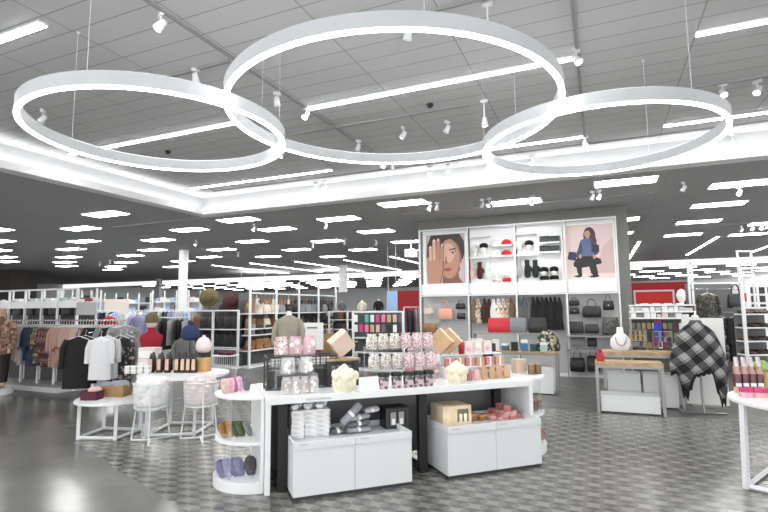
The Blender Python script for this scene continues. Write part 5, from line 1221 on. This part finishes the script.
for x in XS: MB().tube([(x, 0, 1.5), (x, -.12, 1.5)], .01, 6).obj('rail_bracket', CHROME, t)
MB().box(X0, X1, .395, .415, .1, 1.75).obj('back_panel', mat('fixture_back', (72, 72, 74), .7), t)
def garment(label, loc, rz, m, w=.44, h=.75, sleeves=True, th=.07, group=None, seed=0, name='hanging_blouse', cat='clothing', flare=1.08, neckm=None):
    """a garment on a hanger: local x is shoulder to shoulder, z=0 at the rail"""
    t = thing(name, label, cat, loc, rz, group); q = random.Random(seed); n = 28; rings = []; ph = q.uniform(0, 6)
    for z, a, b in ((-.1, .09, .5), (-.125, .16, .7), (-.16, .44, .9), (-.2, .5, 1), (-.3, .49, 1.05), (-.55, .49 * (flare + 1) / 2, 1.1), (-1, .5 * flare, 1.25)):
        zz = -.1 + (z + .1) * (h / .9)
        rings.append([Vector((a * w * math.cos(k), b * th * .5 * (math.copysign(abs(math.sin(k)) ** .7, math.sin(k))) + .012 * math.sin(5 * k + ph) * min(1, -z * 1.2), zz)) for k in [2 * PI * i / n for i in range(n)]])
    MB().loft(rings).obj('garment_body', m, t)
    if sleeves:
        for s in (-1, 1): MB(Matrix.Diagonal((1, th / .11, 1, 1))).tube([(s * .42 * w, 0, -.17), (s * .55 * w, -.01, -.3), (s * .6 * w, -.02, -.1 - h * .62)], [.065, .06, .045], 10).obj('sleeve', m, t)
    mb = MB(); mb.tube([(-.4 * w, 0, -.15), (0, 0, -.09), (.4 * w, 0, -.15)], .008, 6); mb.tube([(0, 0, -.09), (0, 0, -.03), (.02, 0, .0), (0, 0, .02)], .004, 5); mb.obj('hanger', WMET, t)
    return t
LEO = speckle('camel_print', [(168, 138, 122), (132, 104, 92), (196, 170, 152), (112, 88, 78)], 24)
FLOR = speckle('wine_floral', [(62, 28, 36), (50, 24, 30), (150, 108, 96), (84, 40, 46)], 26)
YEL = speckle('olive_floral', [(120, 112, 74), (72, 66, 52), (160, 148, 104), (60, 52, 46)], 24)
GC = [(LEO, 'camel print'), (mat('mauve_grey', (166, 156, 156), .8), 'mauve grey'), (mat('rose_beige', (186, 158, 148), .8), 'rose beige'), (mat('pale_grey_cloth', (178, 178, 182), .8), 'pale grey'), (mat('denim_blue', (52, 68, 92), .8), 'denim blue'), (mat('denim_blue'), 'second denim blue'), (YEL, 'olive print'), (FLOR, 'wine floral'), (FLOR, 'second wine floral'), (mat('dusty_tan', (168, 138, 124), .8), 'dusty tan'), (mat('dusty_tan'), 'second dusty tan'), (mat('dusty_rose', (176, 146, 134), .8), 'dusty rose'), (mat('dusty_rose'), 'second dusty rose'), (mat('beige_cloth', (190, 166, 150), .8), 'beige'), (mat('taupe_cloth', (120, 106, 98), .8), 'taupe'), (mat('black_cloth', (18, 18, 20), .8), 'black'), (mat('black_cloth'), 'second black'), (mat('grey_cloth', (140, 140, 142), .8), 'grey'), (mat('black_cloth'), 'third black'), (mat('grey_cloth'), 'second grey')]
xa, xb = gy(17, 330, LY - .12).x, gy(128, 330, LY - .12).x
for i, (m, nm) in enumerate(GC):
    for s in range(2):
        x = xa + (xb - xa) * (i + .5 * s) / len(GC)
        garment('%s top on the tall frame fixture, %s of its two' % (nm, ('left', 'right')[s]), (x, LY - .12, 1.5), PI / 2 + rnd.uniform(-.45, -.15), m, .46, .78 + rnd.uniform(-.08, .12), True, .09, 'tops on the tall frame fixture', i * 2 + s)
# dark goods above the rail
BK2 = [LB, mat('black_cloth'), LC]
for i in range(18):
    x = X0 + .25 + i * (X1 - X0 - .5) / 17
    o = MB().loft([[Vector((a * math.cos(k), b * math.sin(k), z)) for k in [2 * PI * j / 12 for j in range(12)]] for z, a, b in ((-.22, .11, .05), (-.2, .125, .06), (-.05, .12, .06), (0, .07, .03))]).obj('hanging_legwear', BK2[i % 3], None, (x, LY + .2, 1.83)); tag(o, 'dark folded legwear hanging under the header shelf of the frame fixture, %s along' % od(i), 'legwear', 'dark legwear under the header shelf')
for i in range(14):
    x = X0 + .3 + i * (X1 - X0 - .6) / 13
    o = MB().box(-.13, .13, -.08, .08, 0, .07 + .03 * (i % 3)).obj('white_carton', (PAPER, mat('label_grey'), PAPER, mat('mint'))[i % 4], None, (x, LY + .2, 1.87)); tag(o, 'pale carton on the header shelf of the frame fixture, %s along' % od(i), 'carton', 'cartons on the frame fixture')
# signs above
for px0, px1, py0, py1, d, m, nm in ((64, 76, 297.5, 302.5, 19, PAPER, 'small blank white sign beyond the clothes fixture'), (80, 92, 298, 301.5, 21, mat('wine_sign', (120, 40, 54), .5), 'wine red sign strip beyond the clothes fixture'), (104, 128, 299, 314, 20, mat('poster_pale', (226, 214, 208), .5), 'pale poster board beyond the white shirt'), (172, 190, 299, 306, 24, mat('poster_peach', (222, 214, 206), .5), 'pale poster board by the columns')):
    a, b = dp(px0, py1, d), dp(px1, py0, d); w_ = (Vector((b.x, b.y, 0)) - Vector((a.x, a.y, 0))).length
    t = thing('sign_stand', nm, 'sign', (a.x, a.y, 0), YAW); MB().box(0, w_, 0, .03, a.z, b.z).obj('panel', m, t); MB().box(w_ / 2 - .02, w_ / 2 + .02, .03, .06, 0, b.z).obj('post', WMET, t); MB().box(w_ / 2 - .2, w_ / 2 + .2, -.15, .2, 0, .02).obj('base', WMET, t)
a, b = gy(76, 315, LY - .06), gy(96, 302, LY - .06)
t = thing('hanging_sign', 'blank grey sign panel at the end of the frame fixture above the clothes', 'sign', (a.x, LY - .06, a.z)); MB().box(0, b.x - a.x, 0, .025, 0, b.z - a.z).obj('panel', mat('sign_grey', (176, 178, 178), .5), t); MB().box(-.03, .06, .025, .06, .1, .16).obj('bracket', WMET, t)
# four-way rack with face-out tops
p = gp(100, 399, 0); R4 = Vector((p.x, p.y + .35, 0))
t = thing('four_way_rack', 'steel rack of face-out black and white tops beside the low round table', 'clothes rack', R4, YAW)
MB().tube([(0, 0, .03), (0, 0, 1.22)], .02, 8).obj('pole', CHROME, t)
for s in (-1, 1): MB().bar((-.45 * s, -.3, .02), (.45 * s, .3, .02), .03).obj('base_bar', CHROME, t)
MB().tube([(-.45, -.25, 1.27), (-.45, 0, 1.27), (0, 0, 1.2), (.4, 0, 1.27), (.4, -.3, 1.27)], .012, 8).obj('arm', CHROME, t); MB().tube([(0, 0, 1.2), (0, -.4, 1.27)], .012, 8).obj('arm', CHROME, t)
def loc4(px, dz, dd): v = dp(px, 330, dd); return Vector((v.x, v.y, dz))
BLKF = speckle('black_floral', [(28, 28, 30), (34, 34, 36), (26, 26, 28), (150, 140, 140), (30, 30, 32), (60, 54, 54)], 22)
for px, dd, m, nm, w_, h_ in ((79, 9.4, mat('black_cloth'), 'black sweater hanging face-out, left on the four-way rack', .44, .95), (86, 9.65, mat('black_cloth'), 'second black sweater behind the first on the four-way rack', .44, .9), (101.5, 9.15, mat('white_shirt', (226, 227, 229), .8), 'white short shirt hanging face-out in front of the four-way rack', .4, .76), (108, 9.5, mat('pale_shirt', (206, 210, 212), .8), 'pale grey shirt behind the white one on the four-way rack', .42, .78), (121, 9.6, BLKF, 'black floral blouse at the right of the four-way rack', .44, .95), (127, 9.9, mat('grey_cloth'), 'grey blouse at the far right of the four-way rack', .4, .85)):
    v = loc4(px, 1.32, dd); garment(nm, v, YAW + (.15 if px < 95 else -.1), m, w_, h_, True, .12, None, px)
# dressed mannequin at the left edge
p = gp(-3, 394, 0)
t = thing('mannequin', 'mannequin in a white beanie and brown fuzzy top at the left edge', 'mannequin', (p.x, p.y, 0), .35)
MB().prism(circ(.28, 24), 0, .13).obj('base', WHITE, t, bev=.006)
b_ = MB()
for s in (-1, 1): b_.tube([(s * .1, 0, .9), (s * .1, -.01, .52), (s * .1, .01, .2), (s * .1, -.02, .15)], [.095, .07, .05, .045], 12); b_.ball((s * .1, -.06, .165), (.045, .12, .035), 10, 6)
b_.loft([[Vector((a * math.cos(k), bb * math.sin(k), z)) for k in [2 * PI * i / 20 for i in range(20)]] for z, a, bb in ((.85, .16, .11), (.95, .18, .12), (1.1, .14, .1), (1.3, .18, .12), (1.46, .2, .11), (1.52, .12, .08), (1.55, .06, .06), (1.64, .055, .06))])
for s in (-1, 1): b_.tube([(s * .19, 0, 1.46), (s * .24, 0, 1.2), (s * .25, -.05, .95), (s * .25, -.07, .84)], [.055, .045, .036, .03], 10)
b_.loft([[Vector((a * math.cos(k), bb * math.sin(k) - .01, z)) for k in [2 * PI * i / 18 for i in range(18)]] for z, a, bb in ((1.6, .04, .05), (1.64, .06, .08), (1.7, .075, .1), (1.78, .08, .1), (1.86, .06, .08), (1.9, .02, .03))]); b_.ball((0, -.11, 1.72), (.014, .02, .025), 8, 6)
b_.obj('body', mat('mannequin_tan', (190, 160, 140), .5), t)
mb = MB(); mb.loft([[Vector((a * math.cos(k), bb * math.sin(k), z)) for k in [2 * PI * i / 22 for i in range(22)]] for z, a, bb in ((.82, .22, .17), (.84, .24, .18), (1.1, .23, .17), (1.4, .25, .16), (1.5, .2, .13), (1.56, .1, .09), (1.6, .09, .09))])
for s in (-1, 1): mb.tube([(s * .2, 0, 1.47), (s * .27, 0, 1.2), (s * .28, -.05, .93)], [.09, .085, .07], 12)
mb.obj('fuzzy_top', speckle('brown_fur', [(120, 92, 78), (150, 118, 100), (96, 72, 62), (176, 146, 126)], 16, .95), t)
mb = MB()
for s in (-1, 1): mb.tube([(s * .1, 0, .88), (s * .105, 0, .55), (s * .105, .01, .24)], [.115, .095, .07], 14)
mb.obj('trousers', mat('dark_plum_cloth', (40, 28, 32), .8), t)
MB().lathe([(.1, 1.76), (.108, 1.79), (.105, 1.86), (.07, 1.93), (.012, 1.955)], 18).obj('beanie', mat('white_beanie', (222, 226, 226), .9, bump=.6, bscale=60), t)

# ------------------------------------------------------------------ racks in the far left hall
def far_rack(label, px0, px1, d, cols, top=1.55, seed=0, glab=''):
    a, b = dp(px0, 311, d), dp(px1, 311, d); v = Vector((b.x - a.x, b.y - a.y, 0)); L = v.length; rz = math.atan2(v.y, v.x)
    t = thing('garment_rail', label, 'clothes rack', (a.x, a.y, 0), rz)
    for x in (0, L): MB().tube([(x, 0, 0), (x, 0, top)], .018, 6).obj('post', WMET, t); MB().bar((x, -.25, .02), (x, .25, .02), .04).obj('foot', WMET, t)
    MB().tube([(0, 0, top), (L, 0, top)], .018, 6).obj('rail', WMET, t); q = random.Random(seed); n = int(L / .13)
    for i in range(n):
        m, cn = cols[q.randrange(len(cols))]; x = .08 + i * (L - .16) / max(1, n - 1)
        w_, h_ = .44, q.uniform(.7, 1.0); mb = MB(); rr = []
        for z, a_, b2 in ((-.06, .1, .3), (-.12, .48, .8), (-.5, .5, 1), (-1, .54, 1.2)): rr.append([Vector((.05 * b2 * math.sin(k), a_ * w_ * math.cos(k), z * h_)) for k in [2 * PI * j / 10 for j in range(10)]])
        mb.loft(rr); mb.tube([(0, 0, -.06), (0, 0, .01)], .004, 4)
        o = mb.obj('hanging_garment', m, None, (a.x + x * math.cos(rz), a.y + x * math.sin(rz), top), rz + q.uniform(-.3, .3)); tag(o, 'garment on the rail %s, %s along' % (glab, od(i)), 'clothing', 'garments on the rail ' + glab)
DK = [(mat('black_cloth'), ''), (mat('grey_cloth'), ''), (mat('denim_blue'), ''), (mat('charcoal_knit'), '')]
LT_ = [(mat('pale_grey_cloth'), ''), (mat('white_shirt'), ''), (mat('lilac', (160, 160, 200), .8), ''), (mat('grey_cloth'), ''), (mat('pale_blue'), '')]
far_rack('white rail of dark clothes beyond the red knit torso', 156, 190, 13.5, DK, 1.5, 1, 'beyond the red knit torso')
far_rack('white rail of pale clothes beyond the white shirt', 120, 150, 15, LT_, 1.6, 2, 'of pale clothes beyond the white shirt')
far_rack('white rail of mixed clothes near the columns', 150, 196, 18, LT_ + DK, 1.7, 3, 'near the columns')
far_rack('white rail of clothes far behind the frame fixture', 60, 118, 17, LT_ + DK, 1.7, 4, 'far behind the frame fixture')
far_rack('white rail of pale clothes in the far hall', 100, 180, 25, LT_, 1.7, 5, 'in the far hall')
far_rack('white rail of dark clothes in the far hall', 20, 80, 24, DK, 1.8, 6, 'of dark clothes in the far hall')
far_rack('white rail of denim clothes left of the poster wall', 404, 419, 14.6, [(mat('denim_blue'), ''), (mat('charcoal_knit'), ''), (mat('grey_cloth'), '')], 1.72, 9, 'of denim left of the poster wall')
# small lilac and navy scarves heap, torso forms near red bust
torso('grey knit on a torso form beside the red one', dp(184, 362, 9.6), mat('grey_knit2', (112, 114, 112), .9, bump=.5), .85, standh=1)
torso('lilac blouse on a torso form beyond the white shirt', dp(139, 335, 12.5), mat('lilac'), .9, standh=1)
p = dp(115, 330, 13)
torso('scarlet top on a torso form beyond the white shirt', dp(109, 333, 12.5), REDK, .75, standh=1)
# ------------------------------------------------------------------ right: tall frames, coats and shoes
def frame_post(label, px, d, py_top, w=.05):
    p = dp(px, 311, d); z = dp(px, py_top, d).z
    return p, z
d = 12.6
a, b = dp(690, 300, d), dp(741, 300, d); zt2 = dp(737, 250, d).z
v = Vector((b.x - a.x, b.y - a.y, 0)); L = v.length; rz = math.atan2(v.y, v.x)
t = thing('coat_fixture', 'tall white frame fixture hung with coats behind the plaid poncho', 'clothes rack', (a.x, a.y, 0), rz)
for x in (0, .09, L - .0, L + .35): MB().box(x - .02, x + .02, -.02, .02, 0, zt2 - (.25 if x < .2 else 0)).obj('post', WMET, t)
for z, x0, x1 in ((zt2 - .02, L, L + .35), (zt2 - .3, 0, .09), (zt2 - .55, L, L + .35), (2.25, .0, L), (zt2 - .75, 0, .09)): MB().box(x0, x1, -.02, .02, z - .02, z + .02).obj('cross_rail', WMET, t)
MB().box(.09, L, .3, .33, 0, 2.25).obj('back_panel', mat('coat_back', (104, 105, 106), .6), t)
MB().tube([(.0, -.02, 1.52), (L, -.02, 1.52)], .014, 8).obj('hanging_rail', CHROME, t); MB().tube([(.0, -.02, 2.1), (L, -.02, 2.1)], .014, 8).obj('hanging_rail', CHROME, t)
def onf(x, y, z): return Vector((a.x + x * math.cos(rz) - y * math.sin(rz), a.y + x * math.sin(rz) + y * math.cos(rz), z))
CAMO = speckle('dark_camouflage', [(44, 46, 40), (66, 66, 56), (34, 34, 32), (88, 84, 70)], 20)
garment('dark camouflage jacket hanging high behind the poncho board', onf(.42, -.05, 2.1), rz, CAMO, .42, .9, True, .14, None, 21)
for i in range(3): garment('black coat on the lower rail behind the poncho board, %s along' % od(i), onf(.35 + .37 * i, -.02, 1.52), rz + .2, (mat('black_cloth'), BLKF, mat('charcoal_knit'))[i], .44, 1.1, True, .16, 'black coats behind the board', 30 + i)
p = onf(L - .17, -.06, 1.62); bag('dark grey crossbody bag hanging at the right of the camouflage jacket', p, rz, .42, .36, .12, LC, True, False, None, True)
# shoe shelving at the right edge
d2 = 11.2; a2, b2 = dp(744, 311, d2), dp(775, 311, d2); v = Vector((b2.x - a2.x, b2.y - a2.y, 0)); L2 = v.length; rz2 = math.atan2(v.y, v.x)
gondola('white-posted shelving of dark shoes at the right edge', (a2.x, a2.y, 0), rz2, L2, 1, 1.65, (.3, .6, .9, 1.2, 1.5), .35, 'shoe_shelving', mat('coat_back'), .9)
def shoe(label, loc, rz, m, proto={}):
    if m.name not in proto:
        t = thing('shoe', label, 'shoe', loc, rz, 'shoes on the shelving at the right edge'); proto[m.name] = t
        MB().loft([[Vector((.035 * a_ * math.sin(k) if True else 0, y, .035 * h_ * (1 + math.cos(k)) + .012)) for k in [2 * PI * j / 12 for j in range(12)]] for y, a_, h_ in ((-.12, .5, .35), (-.1, .95, .55), (-.03, 1.05, .8), (.03, .95, 1.1), (.09, .95, 1.3), (.12, .6, 1.2))]).obj('upper', m, t)
        MB().prism([(.04 * math.sin(k) , .125 * math.cos(k)) for k in [2 * PI * j / 16 for j in range(16)]], 0, .012).obj('sole', BLACK, t)
    else: dup(proto[m.name], loc, rz, label)
for r, z in enumerate((.3, .6, .9, 1.2, 1.5)):
    for i in range(6):
        x = .08 + i * (L2 - .16) / 5
        shoe('dark shoe on the %s shelf of the shoe shelving, %s along' % (('lowest', 'second', 'third', 'fourth', 'top')[r], od(i)), Vector((a2.x + x * math.cos(rz2) - .15 * math.sin(rz2), a2.y + x * math.sin(rz2) + .15 * math.cos(rz2), z)), rz2 + .3, (LB, LC, LBR)[(i + r) % 3])
# white slat panel with black frames above it
a3, b3 = dp(748, 313, 14), dp(776, 282, 14); w_ = (Vector((b3.x - a3.x, b3.y - a3.y, 0))).length
t = thing('display_board', 'white display panel with small black frames at the right edge', 'display panel', (a3.x, a3.y, 0), rz2); MB().box(0, w_, 0, .05, 0, b3.z).obj('panel', WHITE, t)
for i in range(3):
    for j in range(3): MB().box(.12 + i * .24, .27 + i * .24, -.02, 0, a3.z + .06 + j * .24, a3.z + .24 + j * .24).obj('black_frame', LB, t)
tag(MB().box(-.09, .09, -.05, .05, -.12, .1).obj('hanging_pouch', LR, None, dp(742, 297, 13.2)), 'small red pouch hanging at the right of the crossbody bag', 'pouch')
# far white-framed lights fixture and busts before the red wall
a, b = gy(633, 308, 20), gy(694, 308, 20)
gondola('white shelving before the far red wall', (a.x, 20, 0), 0, b.x - a.x, 3, a.z - .02, (.6, 1.1), .4)
p = gy(682, 307, 20.2); t = thing('head_form', 'pale head form before the far red wall', 'mannequin head', (p.x, 20.2, a.z - .02)); MB().lathe([(.1, 0), (.06, .03), (.06, .2), (.1, .25), (.15, .36), (.16, .48), (.1, .62), (.02, .66)], 18).obj('head', SKIN, t)
for i in range(9): gift_box('pale_blue_box', 'pale carton on the shelving before the red wall, %s along' % od(i), 'carton', (a.x + .2 + i * (b.x - a.x - .4) / 8, 20.2, a.z - .02), 0, (.22, .2, .12 + .06 * (i % 2)), (mat('pale_blue'), PAPER, MGREY)[i % 3], PAPER, 'cartons before the red wall')
t = thing('light_box', 'glowing red light box frame on the far red wall', 'light box', gy(636, 304, 32.9)); MB().box(0, 1.9, 0, .05, 0, .7).obj('red_glow', mat('red_glow', (190, 30, 30), .5, emit=.12), t)
mb = MB(); mb.box(-.1, 0, -.03, .05, -.1, .8); mb.box(1.9, 2.0, -.03, .05, -.1, .8); mb.box(0, 1.9, -.03, .05, .7, .8); mb.box(0, 1.9, -.03, .05, -.1, 0); mb.obj('frame', WMET, t)

# pale shelving far behind the frame fixture and the columns
for g_, (px0, px1, dd, nm) in enumerate(((62, 100, 22, 'pale shelving far behind the frame fixture'), (104, 150, 26, 'pale shelving far behind the white shirt'), (152, 200, 23, 'pale shelving far behind the two columns'))):
    a, b = dp(px0, 311, dd), dp(px1, 311, dd); v = Vector((b.x - a.x, b.y - a.y, 0)); L = v.length; rz = math.atan2(v.y, v.x)
    gondola(nm, (a.x, a.y, 0), rz, L, 4, 2.1, (1.2, 1.65), .4, 'stock_shelving', mat('pale_back', (170, 174, 180), .6), .5)
    for r, z in enumerate((1.2, 1.65, 2.1)):
        for i in range(9):
            x = .2 + i * (L - .4) / 8; q = (i * 7 + r * 5 + g_ * 3) % 6
            gift_box('stock_carton', 'carton on the %s, %s shelf up, %s along' % (nm.replace('pale ', ''), od(r), od(i)), 'carton', Vector((a.x + x * math.cos(rz) - .2 * math.sin(rz), a.y + x * math.sin(rz) + .2 * math.cos(rz), z)), rz, (.24, .22, .14 + .05 * (q % 4)), (PAPER, mat('pale_blue'), MGREY, LB, mat('lilac'), mat('blush_carton'))[q], None, 'cartons on the ' + nm)
# ------------------------------------------------------------------ look
S.view_settings.view_transform = 'Standard'; S.view_settings.look = 'None'; S.view_settings.gamma = 1; S.view_settings.exposure = 1.12
w = bpy.data.worlds.new('world'); S.world = w; w.use_nodes = True
w.node_tree.nodes['Background'].inputs[0].default_value = (.5, .5, .5, 1); w.node_tree.nodes['Background'].inputs[1].default_value = 3.0
